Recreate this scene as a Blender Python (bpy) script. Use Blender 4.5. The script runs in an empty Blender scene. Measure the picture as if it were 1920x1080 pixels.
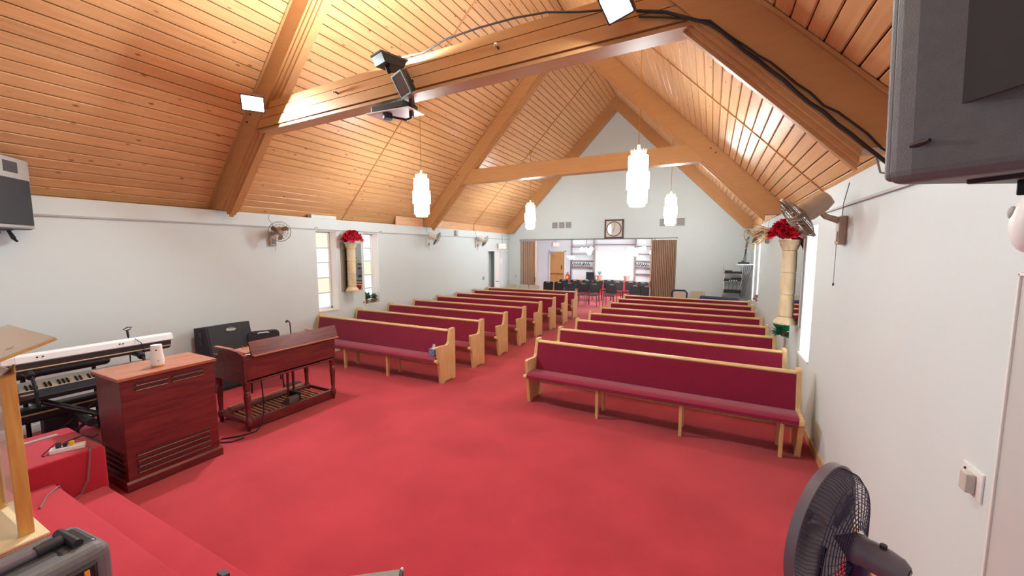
import bpy, bmesh, math, random
from mathutils import Matrix, Vector
random.seed(7)
PI = math.pi
SC = bpy.context.scene
COL = SC.collection

# ------------------------------------------------------------------ camera
cam_d = bpy.data.cameras.new('camera'); cam = bpy.data.objects.new('camera', cam_d); COL.objects.link(cam)
cam_d.sensor_width = 36.0; cam_d.lens = 36.0 * 736.5 / 1920.0; cam_d.clip_start = 0.02; cam_d.clip_end = 200
cam.location = (0, 0, 2.2)
cam.rotation_euler = (math.radians(90 - 5.507), 0, math.radians(26.88))
SC.camera = cam

# ------------------------------------------------------------------ world, exposure
w = bpy.data.worlds.new('world'); SC.world = w; w.use_nodes = True
w.node_tree.nodes['Background'].inputs['Color'].default_value = (0.78, 0.96, 1.0, 1)
w.node_tree.nodes['Background'].inputs['Strength'].default_value = 0.5
SC.view_settings.view_transform = 'Standard'; SC.view_settings.look = 'None'
SC.view_settings.exposure = 0.29; SC.view_settings.gamma = 1.0
SC.view_settings.use_curve_mapping = False
SC.cycles.adaptive_threshold = .025; SC.cycles.max_bounces = 6; SC.cycles.diffuse_bounces = 4; SC.cycles.glossy_bounces = 3
SC.cycles.transmission_bounces = 6; SC.cycles.transparent_max_bounces = 8
SC.cycles.sample_clamp_indirect = 6.0; SC.cycles.caustics_reflective = False; SC.cycles.caustics_refractive = False

def area_light(name, loc, direction, sx, sy, power, col=(1, 1, 1), parent=None, spread=180):
    l = bpy.data.lights.new(name, 'AREA'); l.shape = 'RECTANGLE'; l.size = sx; l.size_y = sy
    l.energy = power; l.color = col; l.spread = math.radians(spread)
    o = bpy.data.objects.new(name, l); COL.objects.link(o)
    o.location = loc; o.rotation_euler = Vector(direction).to_track_quat('-Z', 'Y').to_euler()
    if parent: o.parent = parent
    return o

# ------------------------------------------------------------------ materials
MATS = {}
def nodes_of(m):
    m.use_nodes = True
    return m.node_tree.nodes, m.node_tree.links
def lin(c):
    return tuple((x/12.92 if x <= .04045 else ((x+.055)/1.055)**2.4) for x in c)
def S(r, g, b): return lin((r/255., g/255., b/255.))
def mat(name, col, rough=.5, metal=0., var=0., vscale=8., bump=0., bscale=60., spec=.5, col2=None, sheen=0., coat=0., trans=0., emis=None, estr=0., alpha=1., stretch=None, rand=0., ior=1.45):
    if name in MATS: return MATS[name]
    m = bpy.data.materials.new(name); n, l = nodes_of(m); b = n['Principled BSDF']
    b.inputs['Roughness'].default_value = rough; b.inputs['Metallic'].default_value = metal
    b.inputs['Specular IOR Level'].default_value = spec; b.inputs['IOR'].default_value = ior
    b.inputs['Sheen Weight'].default_value = sheen; b.inputs['Coat Weight'].default_value = coat
    b.inputs['Transmission Weight'].default_value = trans; b.inputs['Alpha'].default_value = alpha
    b.inputs['Base Color'].default_value = (*col, 1)
    if emis: b.inputs['Emission Color'].default_value = (*emis, 1); b.inputs['Emission Strength'].default_value = estr
    tc = n.new('ShaderNodeTexCoord'); vec = tc.outputs['Object']
    if stretch:
        mp = n.new('ShaderNodeMapping'); mp.inputs['Scale'].default_value = stretch; l.new(vec, mp.inputs['Vector']); vec = mp.outputs['Vector']
    cur = None
    if var or col2:
        nz = n.new('ShaderNodeTexNoise'); nz.inputs['Scale'].default_value = vscale; nz.inputs['Detail'].default_value = 5
        l.new(vec, nz.inputs['Vector'])
        rp = n.new('ShaderNodeValToRGB'); l.new(nz.outputs['Fac'], rp.inputs['Fac'])
        c2 = col2 if col2 else tuple(max(0, c*(1-var)) for c in col); c1 = col if col2 else tuple(min(1, c*(1+var)) for c in col)
        rp.color_ramp.elements[0].position = .32; rp.color_ramp.elements[1].position = .68
        rp.color_ramp.elements[0].color = (*c2, 1); rp.color_ramp.elements[1].color = (*c1, 1)
        cur = rp.outputs['Color']
    if rand:
        oi = n.new('ShaderNodeObjectInfo'); mr = n.new('ShaderNodeMapRange'); l.new(oi.outputs['Random'], mr.inputs['Value'])
        mr.inputs['To Min'].default_value = 1-rand; mr.inputs['To Max'].default_value = 1+rand
        hs = n.new('ShaderNodeHueSaturation'); l.new(mr.outputs['Result'], hs.inputs['Value'])
        if cur: l.new(cur, hs.inputs['Color'])
        else: hs.inputs['Color'].default_value = (*col, 1)
        cur = hs.outputs['Color']
    if cur: l.new(cur, b.inputs['Base Color'])
    if bump:
        nb = n.new('ShaderNodeTexNoise'); nb.inputs['Scale'].default_value = bscale; nb.inputs['Detail'].default_value = 3; l.new(vec, nb.inputs['Vector'])
        bp = n.new('ShaderNodeBump'); bp.inputs['Strength'].default_value = bump; bp.inputs['Distance'].default_value = .01
        l.new(nb.outputs['Fac'], bp.inputs['Height']); l.new(bp.outputs['Normal'], b.inputs['Normal'])
    MATS[name] = m; return m

def wood(name, c1, c2, stretch, rough=.4, scale=3., rand=0., knots=False, coat=0., spec=.5):
    m = bpy.data.materials.new(name); n, l = nodes_of(m); b = n['Principled BSDF']; b.inputs['Roughness'].default_value = rough
    b.inputs['Coat Weight'].default_value = coat; b.inputs['Specular IOR Level'].default_value = spec; b.inputs['Coat Roughness'].default_value = .25
    tc = n.new('ShaderNodeTexCoord'); oi = n.new('ShaderNodeObjectInfo')
    add = n.new('ShaderNodeVectorMath'); add.operation = 'ADD'; sc = n.new('ShaderNodeVectorMath'); sc.operation = 'SCALE'
    sc.inputs[0].default_value = (37.1, 53.7, 19.3); l.new(oi.outputs['Random'], sc.inputs['Scale'])
    l.new(tc.outputs['Object'], add.inputs[0]); l.new(sc.outputs['Vector'], add.inputs[1])
    mp = n.new('ShaderNodeMapping'); mp.inputs['Scale'].default_value = stretch; l.new(add.outputs['Vector'], mp.inputs['Vector'])
    nz = n.new('ShaderNodeTexNoise'); nz.inputs['Scale'].default_value = scale; nz.inputs['Detail'].default_value = 6; nz.inputs['Distortion'].default_value = .6
    l.new(mp.outputs['Vector'], nz.inputs['Vector'])
    rp = n.new('ShaderNodeValToRGB'); rp.color_ramp.elements[0].position = .3; rp.color_ramp.elements[1].position = .7
    rp.color_ramp.elements[0].color = (*c2, 1); rp.color_ramp.elements[1].color = (*c1, 1); l.new(nz.outputs['Fac'], rp.inputs['Fac'])
    cur = rp.outputs['Color']
    if knots:
        mp2 = n.new('ShaderNodeMapping'); mp2.inputs['Scale'].default_value = (8.5, 3.6, 8.5); l.new(add.outputs['Vector'], mp2.inputs['Vector'])
        vo = n.new('ShaderNodeTexVoronoi'); vo.inputs['Scale'].default_value = 1.0; l.new(mp2.outputs['Vector'], vo.inputs['Vector'])
        r2 = n.new('ShaderNodeValToRGB'); r2.color_ramp.elements[0].position = .05; r2.color_ramp.elements[1].position = .14
        r2.color_ramp.elements[0].color = (.34, .2, .12, 1); r2.color_ramp.elements[1].color = (1, 1, 1, 1); l.new(vo.outputs['Distance'], r2.inputs['Fac'])
        mx = n.new('ShaderNodeMix'); mx.data_type = 'RGBA'; mx.blend_type = 'MULTIPLY'; mx.inputs[0].default_value = 1.0
        l.new(cur, mx.inputs[6]); l.new(r2.outputs['Color'], mx.inputs[7]); cur = mx.outputs[2]
    if rand:
        mr = n.new('ShaderNodeMapRange'); l.new(oi.outputs['Random'], mr.inputs['Value']); mr.inputs['To Min'].default_value = 1-rand; mr.inputs['To Max'].default_value = 1+rand
        hs = n.new('ShaderNodeHueSaturation'); l.new(mr.outputs['Result'], hs.inputs['Value']); l.new(cur, hs.inputs['Color']); cur = hs.outputs['Color']
    l.new(cur, b.inputs['Base Color']); MATS[name] = m; return m

M_PLANK = wood('knotty_pine', S(221,172,125), S(206,154,104), (14, .9, 14), rough=.36, scale=2.0, rand=.07, knots=True)
M_BEAM = wood('beam_wood', S(190,140,92), S(183,132,85), (1.2, 8, 8), rough=.42, scale=2.0)
M_DECK = mat('dark_gap', S(40,18,8), rough=.9)
M_OAK = wood('pew_oak', S(226,194,144), S(208,170,114), (10, 10, 1.2), rough=.38, scale=3.0)
M_RAIL = wood('pew_rail_oak', S(228,198,148), S(210,174,120), (1.2, 12, 12), rough=.33, scale=3.0)
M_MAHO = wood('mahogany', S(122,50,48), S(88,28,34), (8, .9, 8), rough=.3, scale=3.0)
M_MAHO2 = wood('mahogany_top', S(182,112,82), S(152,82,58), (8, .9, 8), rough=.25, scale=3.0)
M_LECT = wood('lectern_oak', S(222,172,96), S(202,146,72), (10, 10, 1.1), rough=.4, scale=3.0)
M_DOOR = wood('door_wood', S(206,158,100), S(186,134,78), (9, 9, 1), rough=.45, scale=2.0)
M_WALL = mat('white_wall_paint', S(211,223,227), rough=.6, var=.012, vscale=1.3, bump=.05, bscale=140, spec=.3)
M_WALL2 = mat('white_back_room_paint', S(232,240,244), rough=.6, var=.01, vscale=1.3)
M_TRIMW = mat('white_trim_paint', S(232,232,232), rough=.45)
M_RAILG = mat('grey_picture_rail', S(176,176,178), rough=.5)
M_CARPET = mat('red_carpet', S(192,50,66), rough=.95, col2=S(170,36,52), vscale=1.6, bump=.5, bscale=320, spec=.1, sheen=.25)
M_CARPET2 = mat('red_step_carpet', S(194,50,70), rough=.95, col2=S(178,38,56), vscale=2.1, bump=.5, bscale=320, spec=.1, sheen=.25)
M_FAB = mat('burgundy_fabric', S(136,8,56), rough=.72, var=.05, vscale=5, bump=.12, bscale=420, spec=.3, sheen=.35)
M_BLACK = mat('black_plastic', S(38,36,44), rough=.42)
M_BLACKV = mat('black_vinyl', S(46,46,52), rough=.38)
M_BLKMET = mat('black_metal', S(30,30,34), rough=.35, metal=.3)
M_GREYPL = mat('charcoal_molded_plastic', S(104,102,106), rough=.5, var=.06, vscale=30, bump=.2, bscale=260)
M_GREYDK = mat('dark_charcoal_plastic', S(66,64,68), rough=.55, var=.08, vscale=30, bump=.2, bscale=260)
M_GRILLE = mat('speaker_grille', S(52,54,60), rough=.6, bump=.6, bscale=500)
M_CARPETED = mat('speaker_carpet_covering', S(58,54,66), rough=.85, bump=.4, bscale=300)
M_CHROME = mat('chrome', S(215,215,215), rough=.18, metal=1.)
M_BRASS = mat('brass', S(196,150,70), rough=.3, metal=1.)
M_WIRE = mat('grey_fan_wire', S(132,122,112), rough=.35, metal=.6)
M_FANPL = mat('beige_fan_plastic', S(176,158,138), rough=.4)
M_FANWH = mat('white_fan_plastic', S(222,218,208), rough=.4)
M_BLADE = mat('smoky_fan_blade', S(126,112,96), rough=.3)
M_PFAN = mat('dark_violet_fan_plastic', S(48,38,74), rough=.32)
M_PFANL = mat('grey_fan_housing', S(110,100,112), rough=.3)
M_STONE = mat('travertine_plaster', S(226,212,180), rough=.75, col2=S(206,188,150), vscale=14, bump=.3, bscale=60, stretch=(1, 1, .35))
M_MIRROR = mat('mirror_glass', (.9, .9, .9), rough=.02, metal=1.)
M_RED = mat('red_silk_petals', S(212,22,48), rough=.6, col2=S(170,10,34), vscale=20)
M_PINK = mat('magenta_silk_petals', S(222,38,96), rough=.6, col2=S(186,18,66), vscale=20)
M_LEAF = mat('green_leaves', S(84,140,96), rough=.5, col2=S(44,92,62), vscale=15)
M_LEAF2 = mat('teal_leaves', S(70,168,130), rough=.5, col2=S(28,110,84), vscale=15)
M_DRY = mat('dried_grass', S(214,190,140), rough=.8)
M_TERRA = mat('terracotta', S(190,104,78), rough=.8)
M_SHADE = mat('lit_pendant_glass', S(255,250,240), rough=.4, emis=(.90, 1.0, .99), estr=40.)
M_CREAM = mat('cream_glass_cap', S(240,226,180), rough=.4, emis=(1.0, .85, .55), estr=1.2)
M_CROSS = mat('pendant_cross_metal', S(190,170,130), rough=.4)
M_GLOBE = mat('lit_globe', (1, 1, 1), rough=.3, emis=(.97, 1, 1), estr=34.)
M_FLOOD = mat('lit_flood_glass', (1, 1, 1), rough=.3, emis=(1, .97, .92), estr=40.)
M_FLOODOFF = mat('flood_glass_unlit', S(120,118,120), rough=.08, metal=.7)
M_PANEW = mat('frosted_pane_white', S(120,120,120), rough=.5, emis=(.97, .99, 1), estr=.80)
M_PANEY = mat('frosted_pane_cream', S(120,115,100), rough=.5, emis=(1, .92, .74), estr=.74)
M_PANEP = mat('frosted_pane_rose', S(120,112,112), rough=.5, emis=(1, .91, .91), estr=.78)
M_PANER = mat('daylit_pane', S(250,250,250), rough=.5, emis=(1, 1, 1), estr=3.0)
M_BLIND = mat('backlit_blind', S(130,126,120), rough=.6, emis=(1, .97, .92), estr=.78)
M_ACRYL = mat('clear_acrylic', (.96, .93, .9), rough=.04, trans=1., ior=1.2, spec=.4)
M_CURT = mat('tan_accordion_vinyl', S(212,184,162), rough=.6, var=.08, vscale=6, stretch=(3, 3, .3))
M_VENT = mat('grey_vent', S(160,160,162), rough=.5)
M_VENTB = mat('grey_vent_dark', S(120,120,124), rough=.6)
M_CLKF = mat('clock_frame_walnut', S(84,58,54), rough=.45)
M_CLKP = mat('clock_face', S(206,200,192), rough=.3, coat=.6)
M_CLKM = mat('clock_mat', S(214,202,194), rough=.5)
M_BLUE = mat('navy_tablecloth', S(44,46,92), rough=.85)
M_BEIGE = mat('beige_metal_chair', S(196,182,168), rough=.5)
M_GREYCH = mat('grey_metal_chair', S(188,182,172), rough=.45)
M_COUNTER = wood('counter_wood', S(176,104,66), S(150,80,48), (1.2, 8, 8), rough=.4)
M_COUNTR = mat('red_counter_front', S(172,60,60), rough=.6)
M_SHELF = mat('shelf_brown', S(128,104,100), rough=.5)
M_POST = mat('shelf_standard_grey', S(150,140,138), rough=.4)
M_EXTR = mat('extinguisher_red', S(206,40,36), rough=.3)
M_YEL = mat('yellow_tag', S(228,190,50), rough=.5)
M_ORANGE = mat('orange_badge', S(246,160,40), rough=.4)
M_WHITEPL = mat('white_plastic', S(236,236,238), rough=.35)
M_KEYW = mat('piano_keys_white', S(236,232,224), rough=.3)
M_SILVER = mat('silver_keyboard_panel', S(226,226,232), rough=.4)
M_EXITF = mat('lit_exit_sign_face', S(250,236,232), rough=.4, emis=(1, .82, .78), estr=.5)
M_EXITR = mat('lit_exit_letters', S(230,110,100), rough=.4, emis=(1, .3, .25), estr=.6)
M_TISS = mat('tissue_box_print', S(66,84,116), rough=.6, col2=S(150,176,196), vscale=38)
M_PAPER = mat('white_tissue', S(240,240,242), rough=.9)
M_CABLE = mat('black_cable', S(34,28,34), rough=.5)
M_CABLEG = mat('grey_cable', S(118,110,112), rough=.5)
M_SWITCH = mat('ivory_switch', S(196,192,186), rough=.4)
M_PEDAL = wood('pedal_maple', S(192,132,96), S(160,98,70), (9, 9, 9), rough=.35)
M_GOLD = mat('brass_glint', S(226,180,90), rough=.25, metal=1.)

# ------------------------------------------------------------------ mesh builder
class MB:
    def __init__(s): s.v = []; s.f = []; s.M = Matrix.Identity(4)
    def add(s, vs, fs):
        o = len(s.v); s.v += [tuple(s.M @ Vector(p)) for p in vs]; s.f += [tuple(i+o for i in f) for f in fs]; return s
    def box(s, x0, x1, y0, y1, z0, z1):
        return s.add([(x0,y0,z0),(x1,y0,z0),(x1,y1,z0),(x0,y1,z0),(x0,y0,z1),(x1,y0,z1),(x1,y1,z1),(x0,y1,z1)],
                     [(3,2,1,0),(4,5,6,7),(0,1,5,4),(1,2,6,5),(2,3,7,6),(3,0,4,7)])
    def cbox(s, c, d, rz=0, rx=0, ry=0):
        old = s.M; s.M = old @ Matrix.Translation(c) @ Matrix.Rotation(rz,4,'Z') @ Matrix.Rotation(ry,4,'Y') @ Matrix.Rotation(rx,4,'X')
        s.box(-d[0]/2, d[0]/2, -d[1]/2, d[1]/2, -d[2]/2, d[2]/2); s.M = old; return s
    def prism(s, poly, axis, a, b):
        n = len(poly)
        def P(p, t):
            if axis == 'x': return (t, p[0], p[1])
            if axis == 'y': return (p[0], t, p[1])
            return (p[0], p[1], t)
        vs = [P(p, a) for p in poly] + [P(p, b) for p in poly]
        fs = [tuple(range(n))[::-1], tuple(range(n, 2*n))] + [(i, (i+1) % n, n+(i+1) % n, n+i) for i in range(n)]
        return s.add(vs, fs)
    def tube(s, pts, r, n=6, closed=False):
        pts = [Vector(p) for p in pts]; N = len(pts); rs = r if isinstance(r, (list, tuple)) else [r]*N
        vs = []; up = None
        for i, p in enumerate(pts):
            if closed: t = pts[(i+1) % N] - pts[i-1]
            else: t = (pts[min(i+1, N-1)] - pts[max(i-1, 0)])
            t.normalize()
            if up is None:
                up = Vector((0,0,1)) if abs(t.z) < .9 else Vector((1,0,0))
            a = t.cross(up)
            if a.length < 1e-4: a = t.cross(Vector((1,0,0)))
            a.normalize(); b = a.cross(t).normalized(); up = b
            for k in range(n):
                q = 2*PI*k/n; vs.append(p + rs[i]*(math.cos(q)*a + math.sin(q)*b))
        fs = []
        for i in range(N if closed else N-1):
            j = (i+1) % N
            for k in range(n): fs.append((i*n+k, i*n+(k+1) % n, j*n+(k+1) % n, j*n+k))
        if not closed: fs += [tuple(range(n))[::-1], tuple(range((N-1)*n, N*n))]
        return s.add(vs, fs)
    def lathe(s, prof, c=(0,0,0), n=16, a0=0, a1=2*PI):
        full = abs(a1-a0-2*PI) < 1e-6; m = n if full else n+1; vs = []
        for r, z in prof:
            for k in range(m):
                q = a0 + (a1-a0)*k/n; vs.append((c[0]+r*math.cos(q), c[1]+r*math.sin(q), c[2]+z))
        fs = []
        for i in range(len(prof)-1):
            for k in range(n):
                k2 = (k+1) % m if full else k+1
                fs.append((i*m+k, i*m+k2, (i+1)*m+k2, (i+1)*m+k))
        if full:
            if prof[0][0] > 1e-5: fs.append(tuple(range(m))[::-1])
            if prof[-1][0] > 1e-5: fs.append(tuple(range((len(prof)-1)*m, len(prof)*m)))
        return s.add(vs, fs)
    def sphere(s, c, r, n=12, m=8, sc=(1,1,1)):
        old = s.M; s.M = old @ Matrix.Translation(c) @ Matrix.Diagonal((sc[0], sc[1], sc[2], 1))
        s.lathe([(max(1e-6, r*math.sin(PI*i/m)), -r*math.cos(PI*i/m)) for i in range(m+1)], (0,0,0), n); s.M = old; return s
    def build(s, name, m, parent=None, loc=(0,0,0), rot=(0,0,0), smooth=False, bevel=0, seg=2):
        me = bpy.data.meshes.new(name); me.from_pydata(s.v, [], s.f)
        bm = bmesh.new(); bm.from_mesh(me); bmesh.ops.recalc_face_normals(bm, faces=bm.faces); bm.to_mesh(me); bm.free()
        me.materials.append(m)
        o = bpy.data.objects.new(name, me); COL.objects.link(o); o.location = loc; o.rotation_euler = rot
        if parent: o.parent = parent
        if bevel:
            bv = o.modifiers.new('bevel', 'BEVEL'); bv.width = bevel; bv.segments = seg; bv.limit_method = 'ANGLE'; bv.angle_limit = math.radians(40)
        if smooth:
            for p in me.polygons: p.use_smooth = True
            me.set_sharp_from_angle(angle=math.radians(40))
        return o

def tag(o, label, cat, group=None):
    o['label'] = label; o['category'] = cat
    if group: o['group'] = group
    return o
def thing(name, label, cat, loc=(0,0,0), rz=0, group=None, rot=None):
    o = bpy.data.objects.new(name, None); COL.objects.link(o); o.location = loc; o.rotation_euler = rot if rot else (0,0,rz)
    o.empty_display_size = .1
    return tag(o, label, cat, group)
def struct(o): o['kind'] = 'structure'; return o
def copy_tree(o, parent=None):
    c = o.copy(); COL.objects.link(c); c.parent = parent
    for ch in list(o.children): copy_tree(ch, c)
    return c
def text_part(body, size, m, parent, loc, rot, name='lettering', ext=.002, shear=0.):
    cu = bpy.data.curves.new(name, 'FONT'); cu.body = body; cu.size = size; cu.extrude = ext; cu.align_x = 'CENTER'; cu.align_y = 'CENTER'; cu.shear = shear
    t = bpy.data.objects.new(name, cu); COL.objects.link(t)
    dg = bpy.context.evaluated_depsgraph_get(); me = bpy.data.meshes.new_from_object(t.evaluated_get(dg))
    bpy.data.objects.remove(t); me.materials.clear(); me.materials.append(m)
    o = bpy.data.objects.new(name, me); COL.objects.link(o); o.location = loc; o.rotation_euler = rot; o.parent = parent
    return o

# ------------------------------------------------------------------ room numbers (metres)
XL, XR, XC, YB = -7.25, 1.08, -3.085, 14.05
RIDGE, SL = 7.36, 1.03
ZE = 2.85
def zroof(x): return RIDGE - SL*abs(x-XC)
COSF = math.sqrt(1+SL*SL)
Y0 = -1.6

# ------------------------------------------------------------------ floor, platform, steps
struct(MB().box(-9.3, 2.4, Y0, 19.6, -.12, 0).build('floor', M_CARPET))
def step(nm, z0, z1, y1, x0=-4.57):
    # carpeted tread with a rounded nosing
    prof = [(Y0, z0), (y1-.02, z0), (y1-.02, z1-.05)] + [(y1-.025+.025*math.cos(a), z1-.025+.025*math.sin(a)) for a in (-PI/4, 0, PI/4, PI/2)] + [(Y0, z1)]
    o = MB().prism(prof, 'x', x0, XR).build(nm, M_CARPET2, smooth=True); struct(o); return o
step('floor', .001, .18, 1.29); step('floor', .18, .36, 1.0); step('floor', .36, .54, .73)
blk = MB().prism([(Y0, 0.001), (1.30, 0.001), (1.30, .51), (1.285, .535), (1.27, .54), (Y0, .54)], 'x', -5.36, -4.572).build('floor', M_CARPET2, bevel=.015); struct(blk)
struct(MB().box(XL, -5.36, Y0, .1, .001, .54).build('floor', M_CARPET2))

# ------------------------------------------------------------------ walls
def wall_with_holes(name, axis, a0, a1, t0, t1, z0, z1, holes, m):
    # axis 'y': wall runs along y, thickness t in x ; holes = (lo,hi,zlo,zhi)
    mb = MB(); cuts = sorted(set([a0, a1] + [h for hh in holes for h in hh[:2]]))
    for lo, hi in zip(cuts[:-1], cuts[1:]):
        spans = [(z0, z1)]
        for h in holes:
            if h[0] <= lo and hi <= h[1]:
                ns = []
                for s0, s1 in spans:
                    if h[2] > s0: ns.append((s0, min(s1, h[2])))
                    if h[3] < s1: ns.append((max(s0, h[3]), s1))
                spans = ns
        for s0, s1 in spans:
            if s1-s0 > 1e-4:
                if axis == 'y': mb.box(t0, t1, lo, hi, s0, s1)
                else: mb.box(lo, hi, t0, t1, s0, s1)
    o = mb.build(name, m); return struct(o)
LW = [(5.41, 5.905, .925, 2.60), (6.64, 7.10, .925, 2.60)]
RW = [(5.67, 6.22, .87, 2.50), (7.02, 7.50, .87, 2.50), (11.60, 11.98, .87, 2.50), (12.78, 13.2, .80, 2.46)]
wall_with_holes('wall_left', 'y', Y0, YB, XL-.36, XL, 0, ZE, LW + [(12.38, 13.30, 0, 2.16)], M_WALL)
wall_with_holes('wall_right', 'y', Y0, YB, XR, XR+.36, 0, ZE, RW + [(1.30, 2.245, .54, 2.10)], M_WALL)
# gable back wall with the wide opening
OPX0, OPX1, OPZ = -6.76, -1.045, 2.585
gx = 4.4
mb = MB()
mb.box(XL-.3, OPX0, YB, YB+.16, 0, OPZ); mb.box(OPX1, XR+.3, YB, YB+.16, 0, OPZ)
mb.prism([(XC-gx, OPZ), (XC+gx, OPZ), (XC+gx, zroof(XC+gx)), (XC, RIDGE+.02), (XC-gx, zroof(XC-gx))], 'y', YB, YB+.16)
struct(mb.build('wall_back', M_WALL))
# back room shell
struct(MB().box(-9.3, 2.4, 19.4, 19.6, 0, 2.8).build('wall_back_room', M_WALL2))
struct(MB().box(-9.35, -9.2, 14.21, 19.6, 0, 2.8).build('wall_back_room_left', M_WALL2))
wall_with_holes('wall_back_room_right', 'y', 14.21, 19.6, 2.3, 2.45, 0, 2.8, [(15.0, 18.6, .9, 2.4)], M_WALL2)
struct(MB().box(2.36, 2.38, 15.0, 18.6, .9, 2.4).build('window_8', mat('side_fill_glow', S(250,250,250), rough=.5, emis=(.95, 1, 1), estr=20.)))  # unseen glowing pane, added to brighten the back room
struct(MB().box(-9.35, 2.45, 14.21, 19.6, 2.75, 2.85).build('ceiling', M_WALL2))
struct(MB().box(-9.3, XL-.3, YB, YB+.16, 0, 2.8).build('wall_back_left', M_WALL2))
# corridor behind the open side door
mb = MB(); mb.box(-8.6, XL-.36, 12.2, 12.3, 0, 2.5); mb.box(-8.6, XL-.36, 13.42, 13.5, 0, 2.5); mb.box(-7.62, -7.52, 12.2, 13.5, 0, 2.5); mb.box(-8.7, XL-.36, 12.2, 13.5, 2.4, 2.5)
struct(mb.build('wall_corridor', M_WALL))

# picture rails and dark line under the eaves
struct(MB().box(XL, XL+.022, Y0, YB, 2.612, 2.634).build('trim_1', M_RAILG))
struct(MB().box(XR-.022, XR, Y0, YB, 2.598, 2.618).build('trim_2', M_RAILG))
struct(MB().box(OPX0-.03, OPX1+.03, YB-.015, YB+.02, OPZ-.01, OPZ+.03).build('trim_3', M_VENTB))
struct(MB().box(XL, XL+.015, Y0, 12.3, 0, .09).build('baseboard_left', M_TRIMW))
struct(MB().box(XR-.015, XR, 1.32, YB, 0, .09).build('baseboard_right', M_OAK))
# right hand door by the platform: flush grey leaf with a thin white bead
d2 = struct(MB().box(XR-.004, XR+.02, 1.30, 2.245, .54, 2.10).build('door_2', mat('grey_door_paint', S(196,198,198), rough=.5)))
b = MB(); b.box(XR-.012, XR, 2.245, 2.257, .0, 2.115); b.box(XR-.012, XR, 1.30, 2.257, 2.10, 2.112); b.build('door_bead', M_TRIMW, d2, bevel=.003)

# ------------------------------------------------------------------ ceiling: deck and planks
mb = MB()
for sgn in (-1, 1):
    x1 = XC + sgn*4.62
    mb.add([(XC, Y0, RIDGE+.05), (x1, Y0, zroof(x1)+.05), (x1, YB, zroof(x1)+.05), (XC, YB, RIDGE+.05),
            (XC, Y0, RIDGE+.2), (x1, Y0, zroof(x1)+.2), (x1, YB, zroof(x1)+.2), (XC, YB, RIDGE+.2)],
           [(0,1,2,3), (4,5,6,7), (0,1,5,4), (1,2,6,5), (2,3,7,6), (3,0,4,7)])
ceil = struct(mb.build('ceiling', M_DECK))
PITCH = .139; TH = math.atan(SL)
def plank_mesh(L):
    w, t, c = PITCH-.009, .02, .008
    prof = [(-w/2, t), (-w/2, c), (-w/2+c, 0), (w/2-c, 0), (w/2, c), (w/2, t)]
    b = MB(); b.prism(prof, 'y', 0, L); me = bpy.data.meshes.new('plank'); me.from_pydata(b.v, [], b.f)
    bm = bmesh.new(); bm.from_mesh(me); bmesh.ops.recalc_face_normals(bm, faces=bm.faces); bm.to_mesh(me); bm.free()
    me.materials.append(M_PLANK); return me
BAYS = [(Y0, 3.62), (3.62, 8.9), (8.9, YB)]
pms = [plank_mesh(b-a) for a, b in BAYS]
for bi, (a, b) in enumerate(BAYS):
    for sgn in (-1, 1):
        for r in range(46):
            dx = (r+.5)*PITCH*math.cos(TH)
            o = bpy.data.objects.new('plank', pms[bi]); COL.objects.link(o); o.parent = ceil
            o.location = (XC + sgn*dx, a, RIDGE - SL*dx); o.rotation_euler = (0, sgn*TH, 0)
# battens over the plank joints, mid-bay
for yb in (6.22, 11.42):
    for sgn in (-1, 1):
        b = MB(); x1 = XC + sgn*4.4
        p = [(XC, RIDGE-.004), (x1, zroof(x1)-.004), (x1, zroof(x1)-.018), (XC, RIDGE-.018)]
        b.prism(p, 'y', yb-.014, yb+.014); b.build('batten', M_BEAM, ceil)
# fascia boards closing the eaves at the back
for y0, y1 in ((7.72, 8.78), (9.02, 11.40), (11.43, 13.8)):
    MB().box(XL-.02, XL+.012, y0, y1, ZE+.002, zroof(XL)+.0).build('fascia_board', M_PLANK, ceil)
for y0, y1 in ((9.02, 11.40), (11.43, 13.8)):
    MB().box(XR-.012, XR+.02, y0, y1, ZE+.002, zroof(XR)+.0).build('fascia_board', M_PLANK, ceil)

# ------------------------------------------------------------------ roof trusses
SEC = [(-.135, 0), (-.135, .31), (-.108, .31), (-.108, .337), (-.068, .337), (-.068, .366), (-.03, .366), (-.03, .392),
       (.03, .392), (.03, .366), (.068, .366), (.068, .337), (.108, .337), (.108, .31), (.135, .31), (.135, 0)]
def rafter(sgn, sec, foot, parent, name='rafter'):
    # full section down to the plate, then only the main block with a level cut bearing on the wall
    n = len(sec); b = MB(); vs = []; dmain = sec[1][1]; hw_ = abs(sec[0][0]); hw2 = sec[-1][0]
    cut = (RIDGE - ZE - .008 - dmain*COSF)/SL
    for dx in (cut, 0):
        for (yy, d) in sec: vs.append((sgn*dx, yy, RIDGE - SL*dx - d*COSF - .001))
    fs = [tuple(range(n)), tuple(range(n, 2*n))[::-1]] + [(i, (i+1) % n, n+(i+1) % n, n+i) for i in range(n)]
    b.add(vs, fs)
    e = 4.30
    b.prism([(sgn*cut, ZE+.008), (sgn*e, ZE+.008), (sgn*e, max(ZE+.012, RIDGE-SL*e-.002)), (sgn*cut, RIDGE-SL*cut-.002)], 'y', -hw_, hw2)
    return b.build(name, M_BEAM, parent)
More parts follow.
